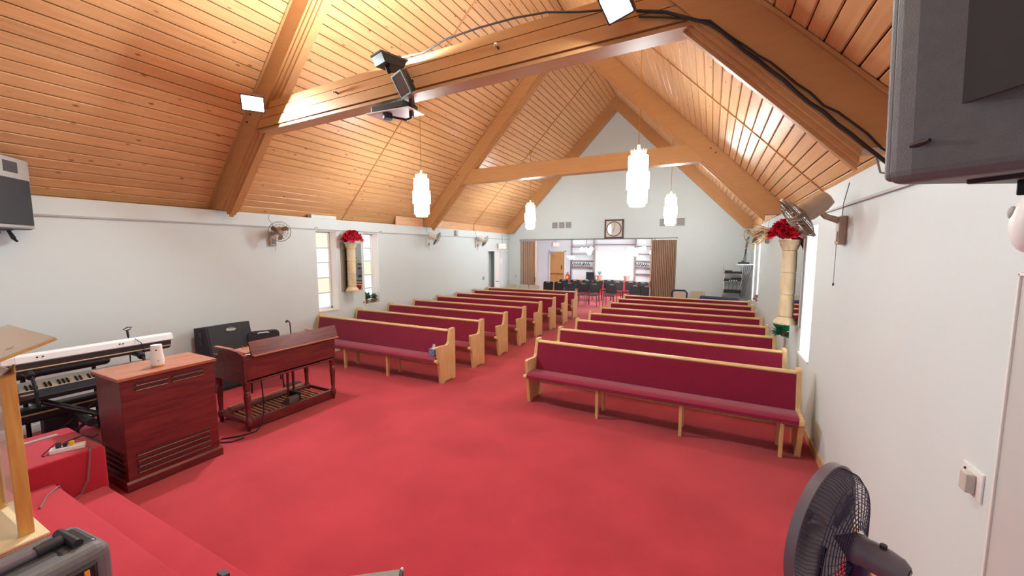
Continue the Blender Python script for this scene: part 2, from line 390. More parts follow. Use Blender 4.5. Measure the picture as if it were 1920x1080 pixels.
def truss(label, y, rz, cz0, cz1, bands):
    t = thing('roof_truss', label, 'roof truss', (XC, y, 0), rz)
    for sgn in (-1, 1):
        r_ = rafter(sgn, SEC, 4.16, t)
        # edge moulding against the planks
        b = MB(); x0, x1 = sgn*.1, sgn*4.4
        for ys in (-.15, .15):
            vs = []
            for xx in (x0, x1):
                zz = RIDGE - SL*abs(xx)
                vs += [(xx, ys-.016, zz-.002), (xx, ys+.016, zz-.002), (xx, ys+.016, zz-.032), (xx, ys-.016, zz-.032)]
            b.add(vs, [(0,1,2,3), (7,6,5,4), (0,4,5,1), (1,5,6,2), (2,6,7,3), (3,7,4,0)])
        b.build('edge_moulding', M_BEAM, r_)
        for k, dxy in enumerate(((2.98, .0), (3.07, .0))):
            zz = RIDGE - SL*dxy[0] - .16*COSF - k*.0
            MB().tube([(sgn*dxy[0], -.15, zz+.1), (sgn*dxy[0], -.13, zz+.1)], .014, 8).build('bolt', M_CLKF, t)
    c = thing_part = MB()
    hw = lambda z, d: (RIDGE - z - d*COSF)/SL
    z = cz0
    for i, (h, dep) in enumerate(bands):
        zt = z+h
        gp = .011 if len(bands) > 1 else .004; x0b, x0t = hw(z, .30), hw(zt-gp, .30)
        c.prism([(-x0b, z), (x0b, z), (x0t, zt-gp), (-x0t, zt-gp)], 'y', -dep, dep); z = zt
    x0b, x0t = hw(cz0, .32), hw(z, .32)
    c.prism([(-x0b, cz0+.004), (x0b, cz0+.004), (x0t, z-.006), (-x0t, z-.006)], 'y', -.085, .085)
    c.build('collar_beam', M_BEAM, t)
    return t
trA = truss('near roof truss with dark laminated collar beam carrying floodlights', 3.62, math.radians(-1.5), 3.905, 4.29, [(.045, .102), (.125, .120), (.115, .114), (.10, .108)])
trB = truss('far roof truss with plain tan collar beam behind the pendant lamps', 8.89, math.radians(-1.1), 3.935, 4.285, [(.35, .118)])
gt = thing('gable_rafters', 'tan gable rafters framing the white back wall', 'rafters', (XC, 13.93, 0))
for sgn in (-1, 1): rafter(sgn, [(-.12, 0), (-.12, .315), (.118, .315), (.118, 0)], 4.16, gt)

# ------------------------------------------------------------------ windows
def window(name, side, y0, y1, z0, z1, panes, mats):
    # side -1: left wall, +1: right wall. glass set back in the reveal
    xw = XL if side < 0 else XR
    X = lambda d: xw + side*d      # d metres into the wall
    b = MB()
    def bx(da, db, *r): b.box(min(X(da), X(db)), max(X(da), X(db)), *r)
    d0, d1 = .20, .25
    bx(d0, d1, y0, y0+.03, z0, z1); bx(d0, d1, y1-.045, y1, z0, z1); bx(d0, d1, y0, y1, z1-.03, z1); bx(d0, d1, y0, y1, z0, z0+.035)
    root = struct(b.build(name, M_TRIMW))
    n = len(panes)-1
    for i in range(n):
        g = MB(); g.box(min(X(.225), X(.235)), max(X(.225), X(.235)), y0+.03, y1-.045, panes[i+1]+.008, panes[i]-.008); g.build('pane', mats[i % len(mats)], root)
        if i: MB().box(min(X(d0), X(d1)), max(X(d0), X(d1)), y0+.03, y1-.045, panes[i]-.008, panes[i]+.008).build('glazing_bar', M_RAILG, root)
    ln = MB(); M_REVLIT_ = mat('white_reveal_daylight', S(250,250,250), rough=.5)  # extra bright white on the reveals stands in for daylight falling there
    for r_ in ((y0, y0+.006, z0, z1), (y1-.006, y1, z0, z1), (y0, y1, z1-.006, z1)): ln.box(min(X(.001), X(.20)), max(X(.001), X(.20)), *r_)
    ln.build('reveal_daylight_skin', M_REVLIT_, root)
    s = MB(); s.box(min(X(-.02), X(.20)), max(X(-.02), X(.20)), y0-.01, y1+.01, z0-.025, z0+.003); s.build('window_sill', M_TRIMW, root)
    return root
pl = [2.57, 2.246, 1.935, 1.604, 1.279, .96]
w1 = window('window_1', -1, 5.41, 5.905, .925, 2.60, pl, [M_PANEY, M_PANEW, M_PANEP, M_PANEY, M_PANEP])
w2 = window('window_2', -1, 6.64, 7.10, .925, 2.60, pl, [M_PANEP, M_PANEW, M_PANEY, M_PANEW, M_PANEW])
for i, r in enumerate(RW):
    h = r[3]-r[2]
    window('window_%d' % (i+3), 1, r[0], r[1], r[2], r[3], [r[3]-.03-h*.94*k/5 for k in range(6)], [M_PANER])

# ------------------------------------------------------------------ side door, left rear
d1 = struct(MB().box(XL-.05, XL-.01, 12.90, 13.98, .01, 2.155).build('door_1', M_TRIMW, bevel=.004))
d1.location = (0, 0, 0)
MB().box(XL-.01, XL+.012, 12.36, 12.39, 0, 2.19).build('door_casing', M_TRIMW, d1); MB().box(XL-.01, XL+.012, 12.36, 13.99, 2.16, 2.19).build('door_casing', M_TRIMW, d1)
MB().tube([(XL-.01, 12.97, 1.02), (XL+.06, 12.97, 1.02), (XL+.06, 13.08, 1.02)], .012, 8).build('door_handle', M_BLKMET, d1)
MB().box(XL-.01, XL+.006, 13.28, 13.40, 1.68, 1.88).build('notice', M_WHITEPL, d1)
tag(MB().box(XL, XL+.025, 11.98, 12.08, 1.14, 1.26).build('wall_phone_jack', M_VENT, bevel=.006), 'small grey wall plate beside the open side door', 'wall plate')
tag(MB().box(-6.97, -6.9, YB-.02, YB, 1.12, 1.24).build('light_switch', M_SWITCH, bevel=.004), 'small switch plate on the back wall left of the tan curtain', 'switch')
# ledge box seen above the left wall
tag(MB().box(XL-.14, XL-.02, 5.35, 5.95, ZE, ZE+.075).build('ledge_box', M_WALL, bevel=.01), 'small white box lying on the left wall top above the window', 'box')
tag(MB().box(XL, XL+.05, 10.3, 10.42, 2.66, 2.82).build('junction_box', M_VENT, bevel=.006), 'grey junction box under the eaves between two wall fans', 'box')

# ------------------------------------------------------------------ pews
def pew_parts(root, L, wall_end, sup):
    # local: x 0..L along the pew, y=0 rear face (front = -y), z up
    prof = [(-.40, 0), (-.30, 0), (-.285, .022), (-.095, .022), (-.08, 0), (0, 0), (0, .872), (-.015, .886), (-.115, .886), (-.132, .872),
            (-.178, .668), (-.20, .636), (-.235, .626), (-.468, .643), (-.485, .625)]
    slim = prof[:9] + [(-.14, .865), (-.225, .47), (-.26, .45), (-.53, .445), (-.545, .40), (-.50, .36)]
    for x0, pr in ((0, slim if wall_end == 'left' else prof), (L-.05, prof if wall_end == 'left' else slim)):
        MB().prism(pr, 'x', x0, x0+.05).build('end_panel', M_OAK, root, bevel=.006)
    # upholstered back (slightly reclined)
    bp = [(-.19, .40), (-.238, .405), (-.155, .83), (-.115, .85), (-.085, .85), (-.14, .40)]
    MB().prism(bp, 'x', .05, L-.05).build('backrest', M_FAB, root, bevel=.015)
    rp = [(-.155, .832), (-.158, .850), (-.135, .864), (-.085, .864), (-.07, .85), (-.075, .832)]
    MB().prism(rp, 'x', .05, L-.05).build('top_rail', M_RAIL, root, bevel=.004)
    MB().prism([(-.082, .20), (-.062, .20), (-.062, .84), (-.082, .84)], 'x', .05, L-.05).build('rear_board', M_OAK, root)
    sp = [(-.21, .375), (-.21, .445), (-.30, .46), (-.44, .465), (-.50, .458), (-.53, .435), (-.535, .405), (-.515, .385), (-.46, .375)]
    MB().prism(sp, 'x', .05+(.0), L-.05).build('seat', M_FAB, root, smooth=True)
    for x0, x1 in ((-.004, .052), (L-.052, L+.004)):
        MB().tube([(x0, -.50, .405), (x1, -.50, .405)], .03, 10).build('seat_end_cap', M_RAIL, root)
    for xs in sup:
        b = MB()
        b.prism([(-.50, 0), (-.455, 0), (-.44, .33), (-.22, .33), (-.20, 0), (-.155, 0), (-.165, .375), (-.50, .375)], 'x', xs-.018, xs+.018)
        b.build('support', M_OAK, root, bevel=.003)
ORD = ['front', 'second', 'third', 'fourth', 'fifth', 'sixth', 'seventh', 'rearmost']
protoL = thing('pew', '', 'pew'); pew_parts(protoL, 3.32, 'left', (1.17, 2.22))
protoR = thing('pew', '', 'pew'); pew_parts(protoR, 3.25, 'right', (1.06, 2.07, 3.06))
LY = [5.475, 6.455, 7.445, 8.40, 9.39, 10.39, 11.42, 12.37]
RY = [(5.455, .034), (6.43, .032), (7.40, .030), (8.32, .028), (9.26, .027), (10.22, .026), (11.16, .025), (12.08, .024)]
for i in range(8):
    o = protoL if i == 0 else copy_tree(protoL)
    o.location = (-7.19, LY[i], 0)
    o['label'] = ('front burgundy pew of the left block, tissue box on its seat' if i == 0 else '%s burgundy pew from the front in the left block by the windows' % ORD[i] if i < 7 else 'rearmost burgundy pew of the left block, near the side door')
    o['category'] = 'pew'; o['group'] = 'burgundy pews in the left block'
    o = protoR if i == 0 else copy_tree(protoR)
    o.location = (-2.30, RY[i][0], 0); o.rotation_euler = (0, 0, -RY[i][1])
    o['label'] = ('front burgundy pew of the right block, nearest to the pedestal fan' if i == 0 else '%s burgundy pew from the front in the right block' % ORD[i] if i < 7 else 'rearmost burgundy pew of the right block, near the equipment rack')
    o['category'] = 'pew'; o['group'] = 'burgundy pews in the right block'
# tissue box on the front left pew
t = thing('tissue_box', 'blue patterned tissue box on the front left pew seat', 'tissue box', (-4.03, 5.10, .465), math.radians(-12))
MB().box(-.065, .065, -.06, .06, 0, .115).build('carton', M_TISS, t, bevel=.004)
b = MB()
for k in range(5):
    a = k*1.25; b.add([(0.045*math.cos(a), .04*math.sin(a), .112), (.045*math.cos(a+1.6), .04*math.sin(a+1.6), .112), (.02*math.cos(a+.9), .018*math.sin(a+.9), .185+.01*(k % 2)), (-.01*math.cos(a), .01, .17)], [(0,1,2,3)])
b.build('tissue', M_PAPER, t)

# ------------------------------------------------------------------ Leslie-type organ speaker cabinet
t = thing('organ_speaker_cabinet', 'tall mahogany organ speaker cabinet with louvre slots beside the red platform', 'speaker cabinet', (-4.65, 1.45, 0))
b = MB(); b.box(-.53, 0, 0, .745, .09, 1.03); b.build('body', M_MAHO, t, bevel=.006)
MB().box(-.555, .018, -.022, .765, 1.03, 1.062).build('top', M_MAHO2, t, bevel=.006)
MB().prism([(-.555, 0), (.022, 0), (.022, .075), (.004, .095), (-.555, .095)], 'y', -.02, .765).build('plinth', M_MAHO, t, bevel=.004)
M_SLOT = mat('dark_louvre', S(52,20,24), rough=.6)
def louvre(y0, y1, z, side=None):
    r = MB(); r.tube([(.002, y0, z), (.002, y1, z)], .011, 8); o = r.build('louvre_slot', M_SLOT, t)
    MB().tube([(.010, y0+.004, z-.010), (.010, y1-.004, z-.010)], .0035, 6).build('louvre_lip', M_MAHO2, o)
for z in (.93, .975):
    louvre(.10, .345, z); louvre(.375, .64, z)
for z in (.155, .21, .265, .32): louvre(.07, .66, z)
for z in (.155, .21, .265, .32):
    MB().tube([(-.45, -.002, z), (-.08, -.002, z)], .011, 8).build('louvre_slot', M_SLOT, t)
# white cylinder device on top
t = thing('white_air_purifier', 'white conical air purifier standing on the mahogany speaker cabinet', 'air purifier', (-4.84, 1.80, 1.062))
MB().lathe([(.054, .012), (.056, .02), (.054, .08), (.045, .14), (.0445, .20), (.043, .21), (.0, .21)], n=28).build('body', M_WHITEPL, t, smooth=True)
MB().lathe([(.050, 0), (.052, .012)], n=28).build('base_ring', M_LECT, t)
MB().sphere((.040, -.018, .165), .008, sc=(.5, 1, 1)).build('button', M_GREYDK, t); MB().sphere((.053, -.012, .06), .007, sc=(.4, 1, 1)).build('emblem', M_VENT, t)

# ------------------------------------------------------------------ console organ
t = thing('console_organ', 'mahogany console organ on turned legs with wooden pedalboard', 'organ', (-4.90, 2.62, 0), math.radians(.0))
OW = 1.27
MB().box(-.035, 0, .03, OW-.03, .60, .93).build('back_panel', M_MAHO, t, bevel=.003)
for y0 in (0, OW-.04):
    MB().prism([(0, .60), (0, .945), (-.13, .985), (-.24, .99), (-.26, 1.0), (-.50, .985), (-.55, .90), (-.665, .895), (-.665, .60)], 'y', y0, y0+.04).build('side_panel', M_MAHO, t, bevel=.004)
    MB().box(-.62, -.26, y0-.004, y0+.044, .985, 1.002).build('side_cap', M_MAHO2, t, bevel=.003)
MB().box(-.66, -.0, .03, OW-.03, .60, .64).build('bottom_board', M_MAHO, t)
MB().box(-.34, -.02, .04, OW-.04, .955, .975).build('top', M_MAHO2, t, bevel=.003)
MB().box(-.012, .014, .0, OW, .60, .625).build('lower_moulding', M_MAHO, t, bevel=.005); MB().box(-.012, .01, .0, OW, .885, .90).build('upper_moulding', M_MAHO, t, bevel=.004)
r = MB().prism([(.005, .925), (.028, .93), (-.03, 1.10), (-.05, 1.095)], 'y', .085, OW+.035).build('music_rest', M_MAHO, t, bevel=.003)
MB().prism([(-.005, .918), (.05, .918), (.05, .934), (-.005, .934)], 'y', .10, OW+.03).build('rest_ledge', M_MAHO2, r, bevel=.003)
for yy in (.16, .205, .25): MB().tube([(-.29, yy, .975), (-.29, yy, 1.0)], .007, 8).build('switch', M_BRASS, t)
for k, z in ((0, .80), (1, .87)):
    MB().box(-.64+.14*k, -.50+.14*k, .12, OW-.12, z, z+.025).build('manual', M_KEYW, t)
leg_prof = [(.016, 0), (.022, .02), (.024, .06), (.038, .075), (.040, .13), (.030, .15), (.024, .16), (.034, .38), (.039, .44), (.030, .465), (.038, .48), (.028, .50), (.037, .52), (.040, .60)]
for lx, ly in ((-.035, .035), (-.035, OW-.035), (-.63, .035), (-.63, OW-.035)):
    MB().lathe(leg_prof, (lx, ly, 0), 14).build('leg', M_MAHO, t, smooth=True)
for ly in (.035, OW-.035): MB().box(-.63, -.035, ly-.018, ly+.018, .09, .135).build('stretcher', M_MAHO, t, bevel=.003)
for lx in (-.06, -.56): MB().box(lx-.03, lx+.03, .05, OW-.05, .025 if lx > -.1 else .07, .135).build('foot_rail', M_MAHO, t, bevel=.004)
for lx, ly in ((-.30, .72), (-.30, .80)): MB().tube([(lx, ly, .10), (lx, ly, .61)], .018, 8).build('post', M_MAHO, t)
pb = MB().box(-.72, -.54, .10, OW-.08, .03, .115).build('pedalboard_frame', M_MAHO, t, bevel=.004)
MB().box(-.70, -.60, .14, OW-.10, .115, .15).build('frame_rail', M_PEDAL, pb, bevel=.004)
for k in range(18):
    yy = .13+k*.058
    p = MB().cbox((-.33, yy, .085+.004*(k % 2)), (.42, .026, .028), 0, 0, .04).build('pedal', M_PEDAL, t, bevel=.004)
ep = MB().prism([(-.22, .05), (-.10, .05), (-.10, .20), (-.14, .22), (-.30, .10)], 'y', .60, .74).build('expression_pedal', mat('pedal_grey', S(96,86,84), rough=.5), t, bevel=.005)
MB().box(-.30, -.12, .74, .78, .05, .24).build('pedal_cheek', M_BLACK, t)
MB().tube([(-.02, .20, .62), (-.015, .21, .4), (.0, .2, .2), (.03, .15, .06), (.06, .06, .012), (.02, -.1, .012), (-.10, -.24, .012), (-.05, -.32, .012), (.08, -.22, .012), (.10, -.1, .012)], .008, 6).build('power_cord', M_CABLE, t, smooth=True)

# ------------------------------------------------------------------ black wedge-top amplifier behind the organ
t = thing('bass_cabinet', 'large black carpeted speaker cabinet against the left wall behind the organ', 'speaker', (-6.72, 3.14, 0))
MB().prism([(-.45, 0), (0, 0), (0, .62), (-.10, 1.03), (-.45, .98)], 'y', 0, .64).build('body', M_CARPETED, t, bevel=.01)
MB().prism([(.004, .62), (-.095, 1.01), (-.085, 1.015), (.014, .625)], 'y', .02, .62).build('grille', M_GRILLE, t, bevel=.003)
MB().box(.001, .012, .02, .62, .05, .61).build('grille', M_GRILLE, t, bevel=.003)
bg = MB(); bg.M = Matrix.Translation((-.066, .33, .945)) @ Matrix.Rotation(math.radians(-13.7), 4, 'Y') @ Matrix.Rotation(PI/2, 4, 'Y') @ Matrix.Diagonal((.5, 1, 1, 1))
bg.lathe([(.0, .010), (.066, .010), (.070, .006), (.070, 0)], n=28)
bgo = bg.build('badge', M_VENTB, t)
text_part('Peavey', .05, M_WHITEPL, t, (-.052, .33, .948), (math.radians(90-13.7), 0, PI/2), 'badge_lettering', shear=.3)
for z in (.74, .85): MB().box(-.30, -.20, -.008, .004, z, z+.085).build('side_handle', M_BLACK, t)
# chairs
def chair_parts(root, fab, met, slot=True):
    MB().box(-.22, .22, -.23, .19, .42, .465).build('seat', fab, root, bevel=.018)
    bk = MB()
    prof = []
    hw, r = .215, .06
    for a in range(0, 91, 30): prof.append((hw-r+r*math.cos(math.radians(a)), .87-r+r*math.sin(math.radians(a))))
    for a in range(90, 181, 30): prof.append((-hw+r+r*math.cos(math.radians(a)), .87-r+r*math.sin(math.radians(a))))
    poly = prof + [(-.195, .50), (.195, .50)]
    bk.M = Matrix.Translation((0, .20, 0)) @ Matrix.Translation((0, 0, .5)) @ Matrix.Rotation(math.radians(-8), 4, 'X') @ Matrix.Translation((0, 0, -.5))
    bk.prism(poly, 'y', -.012, .022); o = bk.build('backrest', fab, root, bevel=.008)
    fr = MB(); fr.M = bk.M
    fr.tube([(-.205, .005, .46)] + [(p[0]*1.02, .005, p[1]) for p in prof[::-1]] + [(.205, .005, .46)], .011, 8); fr.build('back_frame', met, root, smooth=True)
    if slot:
        s = MB(); s.M = bk.M; s.tube([(-.08, -.014, .835), (-.05, -.016, .845), (.05, -.016, .845), (.08, -.014, .835)], .012, 6); s.build('hand_slot', M_WALL, root)
    for sx in (-1, 1):
        MB().tube([(sx*.20, -.20, .43), (sx*.215, -.24, 0)], .011, 8).build('leg', met, root)
        MB().tube([(sx*.20, .19, .46), (sx*.215, .27, 0)], .011, 8).build('leg', met, root)
blk = thing('stacking_chair', 'black padded stacking chair standing behind the console organ', 'chair', (-6.36, 3.74, 0), math.radians(62)); chair_parts(blk, M_BLACKV, M_BLKMET)
# gooseneck microphone stand behind organ
t = thing('microphone_stand', 'thin black gooseneck microphone stand behind the console organ', 'microphone stand', (-6.05, 3.975, 0))
MB().lathe([(.12, 0), (.12, .015), (.02, .03)], n=18).build('base', M_BLKMET, t)
MB().tube([(0, 0, .02), (0, .01, .80), (.0, .0, 1.02), (.0, -.02, 1.06), (.0, -.045, 1.065)], .009, 8).build('gooseneck', M_BLKMET, t, smooth=True)
MB().tube([(0, -.035, 1.07), (0, -.065, 1.05)], .018, 8).build('microphone', M_BLACK, t)

# ------------------------------------------------------------------ keyboards on stand
t = thing('keyboard_stand', 'black double braced X keyboard stand behind the mahogany cabinet', 'keyboard stand', (-6.15, 1.66, 0))
for sy in (-1, 1):
    for xo in (-.14, .14):
        MB().tube([(xo, sy*-.52, .02), (xo, sy*.38, .66)], .018, 8).build('leg', M_BLKMET, t)
MB().tube([(-.2, -.06, .34), (.24, -.06, .34)], .045, 10).build('hub', M_BLACK, t)
for sy in (-.42, .44):
    MB().tube([(-.2, sy, .66), (.24, sy, .657)], .018, 8).build('support_arm', M_BLKMET, t)
    MB().tube([(.235, sy, .66), (.215, sy, .80), (.15, sy, .93), (-.16, sy, .93)], .014, 8).build('upper_arm', M_BLKMET, t)
    MB().tube([(.05, sy, .96), (.12, sy, .93)], .035, 10).build('clamp_knob', M_BLACK, t)
t = thing('lower_keyboard', 'black synthesizer keyboard on the lower tier of the stand', 'keyboard', (-6.15, 1.66, .682))
MB().prism([(-.17, 0), (.17, 0), (.18, .05), (.02, .085), (-.17, .06)], 'y', -.62, .64).build('body', M_BLACK, t, bevel=.006)
MB().prism([(-.165, .065), (-.01, .07), (-.01, .088), (-.165, .150)], 'y', -.58, .60).build('white_keys', M_KEYW, t)
for k in range(36):
    if k % 7 in (0, 3): continue
    MB().cbox((-.042, -.559+k*.0325, .112), (.075, .013, .018), 0, 0, .38).build('black_key', M_BLACK, t)
b = MB(); b.box(.06, .12, -.5, -.40, .068, .074); b.build('label', M_PEDAL, t)
t = thing('upper_keyboard', 'long white digital keyboard on the upper tier, seen from behind', 'keyboard', (-6.28, 1.66, .985))
MB().prism([(-.17, .05), (.165, .075), (.18, .085), (.165, .150), (.12, .165), (-.17, .12)], 'y', -.78, .79).build('body', M_SILVER, t, bevel=.006)
MB().prism([(-.16, -.01), (.10, -.035), (.155, .0), (.165, .074), (-.16, .05)], 'y', -.76, .77).build('underside', M_GREYDK, t, bevel=.004)
MB().tube([(.158, -.765, .01), (.158, .76, .01)], .01, 8).build('rail', mat('bronze_rail', S(170,140,120), rough=.35, metal=.6), t)
for yy in (.28, .31, -.35, -.31): MB().sphere((.174, yy, .125), .008).build('socket', M_BLACK, t)
MB().tube([(.17, .42, .16), (.20, .44, .13), (.19, .47, .10), (.18, .49, .02), (.16, .5, -.12)], .004, 6).build('lead', M_BLACK, t)
t = thing('keyboard_bench', 'black padded bench behind the keyboard stand', 'bench', (-6.72, 1.62, 0))
MB().box(-.16, .16, -.42, .38, .80, .90).build('cushion', M_BLACKV, t, bevel=.05, seg=4)
for sy in (-.3, .26): MB().tube([(0, sy, .0), (0, sy, .79)], .02, 8).build('leg', M_BLKMET, t)
MB().box(-.2, .2, -.32, -.28, 0, .03).build('foot', M_BLKMET, t); MB().box(-.2, .2, .24, .28, 0, .03).build('foot', M_BLKMET, t)
t = thing('equipment_case', 'black padded gig case lying low under the keyboard stand', 'case', (-6.52, 1.5, .0))
MB().box(-.12, .10, -.45, .52, .34, .50).build('shell', M_BLACKV, t, bevel=.06, seg=4)
MB().box(-.08, .06, -.12, .14, .0, .35).build('stand_block', M_BLACK, t, bevel=.01)
MB().box(.10, .112, -.35, .35, .44, .455).build('zip', M_DRY, t)
t = thing('clip_microphone_stand', 'slim black stand with empty microphone clip behind the white keyboard', 'microphone stand', (-6.95, 2.30, 0))
MB().lathe([(.11, 0), (.11, .012), (.015, .02)], n=16).build('base', M_BLKMET, t)
MB().tube([(0, 0, .01), (0, 0, 1.05)], .008, 8).build('pole', M_BLKMET, t)
MB().tube([(0, 0, 1.04), (0, -.005, 1.13)], .013, 8).build('clip_stem', M_BLACK, t)
MB().tube([(0, -.045, 1.145), (0, 0, 1.17), (0, .045, 1.165), (0, .02, 1.135), (0, -.02, 1.13)], .007, 6, closed=True).build('clip', M_BLACK, t)

# power strip and cables on the platform block
t = thing('power_strip', 'white power strip with plugs and cables on the red platform block', 'power strip', (-4.72, 1.13, .54), math.radians(-22))
MB().box(-.035, .035, -.11, .09, 0, .035).build('housing', M_WHITEPL, t, bevel=.005)
MB().box(-.02, .02, -.075, -.045, .035, .085).build('plug', M_GREYDK, t, bevel=.006); MB().box(-.018, .018, .0, .03, .035, .075).build('plug', M_YEL, t, bevel=.006); MB().box(-.018, .018, -.035, -.01, .035, .07).build('plug', M_BLACK, t, bevel=.006)
MB().tube([(0, -.06, .085), (-.02, -.10, .05), (.02, -.15, .004), (.05, -.13, .004)], .004, 6).build('lead', M_CABLE, t)
MB().tube([(0, .02, .075), (-.06, .07, .08), (-.12, .12, .02), (-.22, .14, .006)], .006, 6).build('lead', M_CABLE, t)
MB().tube([(0, -.02, .07), (.0, .08, .10), (.07, .17, .05), (.10, .22, .012)], .005, 6).build('lead', M_CABLE, t)
tag(MB().tube([(-4.66, 1.24, .55), (-4.60, 1.22, .552), (-4.556, 1.20, .53), (-4.553, 1.19, .44), (-4.55, 1.17, .30), (-4.54, 1.12, .20), (-4.50, 1.03, .192), (-4.46, .99, .37), (-4.43, .96, .368), (-4.36, .90, .366), (-4.20, .83, .366)], .006, 6).build('extension_lead', M_CABLEG, smooth=True), 'grey lead draped down the side of the red platform block', 'cable')
tag(MB().box(-5.22, -5.17, .98, 1.18, .54, .548).build('floor_outlet_plate', M_VENT, bevel=.002), 'metal outlet plate let into the red platform block', 'outlet plate')
tag(MB().tube([(-5.55, 1.2, .008), (-5.7, 1.45, .008), (-5.9, 1.6, .008), (-5.85, 1.9, .008), (-6.1, 2.1, .008)], .007, 6).build('floor_cable', M_CABLE), 'black cable lying on the carpet under the keyboard stand', 'cable')

# ------------------------------------------------------------------ lectern with acrylic top
t = thing('lectern', 'oak and clear acrylic lectern at the left platform edge', 'lectern', (-3.42, .62, .54))
MB().box(-.55, .065, -.15, .06, 0, .022).build('plinth', mat('pale_plinth_wood', S(226,204,166), rough=.5), t, bevel=.01)
MB().box(-.56, .075, -.16, .07, .022, .04).build('plinth_moulding', mat('pale_plinth_wood', S(226,204,166), rough=.5), t, bevel=.006)
for xx in (-.50, 0):
    MB().prism([(-.028, .04), (.03, .04), (.03, 1.03), (-.028, .965)], 'x', xx-.026, xx).build('post', M_LECT, t, bevel=.003)
MB().box(-.50, -.026, .014, .02, .07, 1.0).build('front_panel', mat('frosted_acrylic', S(232,216,204), rough=.25, alpha=.45), t)
for xx in (-.515, .012): MB().prism([(-.02, .98), (.03, .98), (.03, 1.14), (-.02, 1.10)], 'x', xx-.004, xx+.004).build('top_bracket', M_ACRYL, t)
b = MB(); b.M = Matrix.Translation((-.28, .05, 1.12)) @ Matrix.Rotation(math.radians(20), 4, 'X'); b.box(-.42, .42, -.30, .12, 0, .014)
b.build('reading_top', mat('smoked_acrylic_top', S(206,190,176), rough=.12, alpha=.82), t, bevel=.003)
b = MB(); b.M = Matrix.Translation((-.28, .05, 1.12)) @ Matrix.Rotation(math.radians(20), 4, 'X'); b.box(.405, .425, -.30, .12, -.006, .006); b.build('edge_strip', M_LECT, t)

# ------------------------------------------------------------------ portable PA speaker lying on the platform
t = thing('portable_speaker', 'dark portable loudspeaker with pull handle lying on the platform edge', 'speaker', (-2.44, .30, .54), math.radians(5))
MB().box(-.16, .16, -.36, .34, .01, .39).build('cabinet', M_GREYPL, t, bevel=.05, seg=4)
MB().box(-.075, .075, -.34, .30, .372, .392).build('handle_channel', M_GREYDK, t, bevel=.008)
MB().box(-.10, .10, .19, .315, .36, .394).build('grip_recess', M_BLACK, t, bevel=.02, seg=3)
MB().tube([(0, -.34, .405), (0, .20, .405)], .021, 12).build('handle_tube', M_PFANL, t, smooth=True)
MB().tube([(0, .16, .405), (0, .235, .405)], .027, 12).build('handle_collar', M_BLACK, t, smooth=True)
MB().tube([(-.085, .255, .402), (.085, .255, .402)], .019, 10).build('handle_grip', M_BLACK, t, smooth=True)
MB().box(.155, .168, -.30, .28, .05, .335).build('grille', M_BLACK, t, bevel=.03, seg=3)
MB().box(.166, .175, .235, .252, .235, .315).build('badge', M_ORANGE, t, bevel=.003)
MB().tube([(.163, -.29, .06), (.163, -.29, .325), (.163, .27, .325), (.163, .27, .06)], .010, 8, closed=True).build('grille_rim', M_GREYDK, t)
# floor wedge monitor and small box by the steps
e1 = Vector((-.80, -.60, 0)); e2 = Vector((.58, -.77, .27)).normalized(); e1 = (e1 - e2*e1.dot(e2)).normalized(); nn = e1.cross(e2).normalized()
if nn.z < 0: nn = -nn
t = thing('floor_monitor', 'black floor monitor with perforated grille below the platform steps', 'speaker', (-1.62, 1.71, 0))
TM = Matrix.Translation((0, 0, .235)) @ Matrix((( e1.x, e2.x, nn.x, 0), (e1.y, e2.y, nn.y, 0), (e1.z, e2.z, nn.z, 0), (0, 0, 0, 1)))
b = MB(); b.M = TM; b.box(0, .40, 0, .30, -.20, 0); b.build('cabinet', M_BLACK, t, bevel=.01)
b = MB(); b.M = TM; b.box(.02, .38, .02, .28, 0, .008); b.build('grille', mat('perforated_grille', S(150,146,142), rough=.5, bump=.9, bscale=240, var=.25, vscale=180), t)
for cx, cy in ((0.01, 0.01), (.39, .01), (.01, .29)):
    b = MB(); b.M = TM; b.sphere((cx, cy, -.002), .016); b.build('corner_protector', M_CHROME, t)
tag(MB().prism([(-.03, 0), (.03, 0), (.02, .245), (-.02, .255)], 'x', -.03, .03).build('stage_box', M_GREYDK, loc=(-2.33, 1.07, .18), bevel=.006), 'small dark stage box standing on the lower red step', 'stage box')

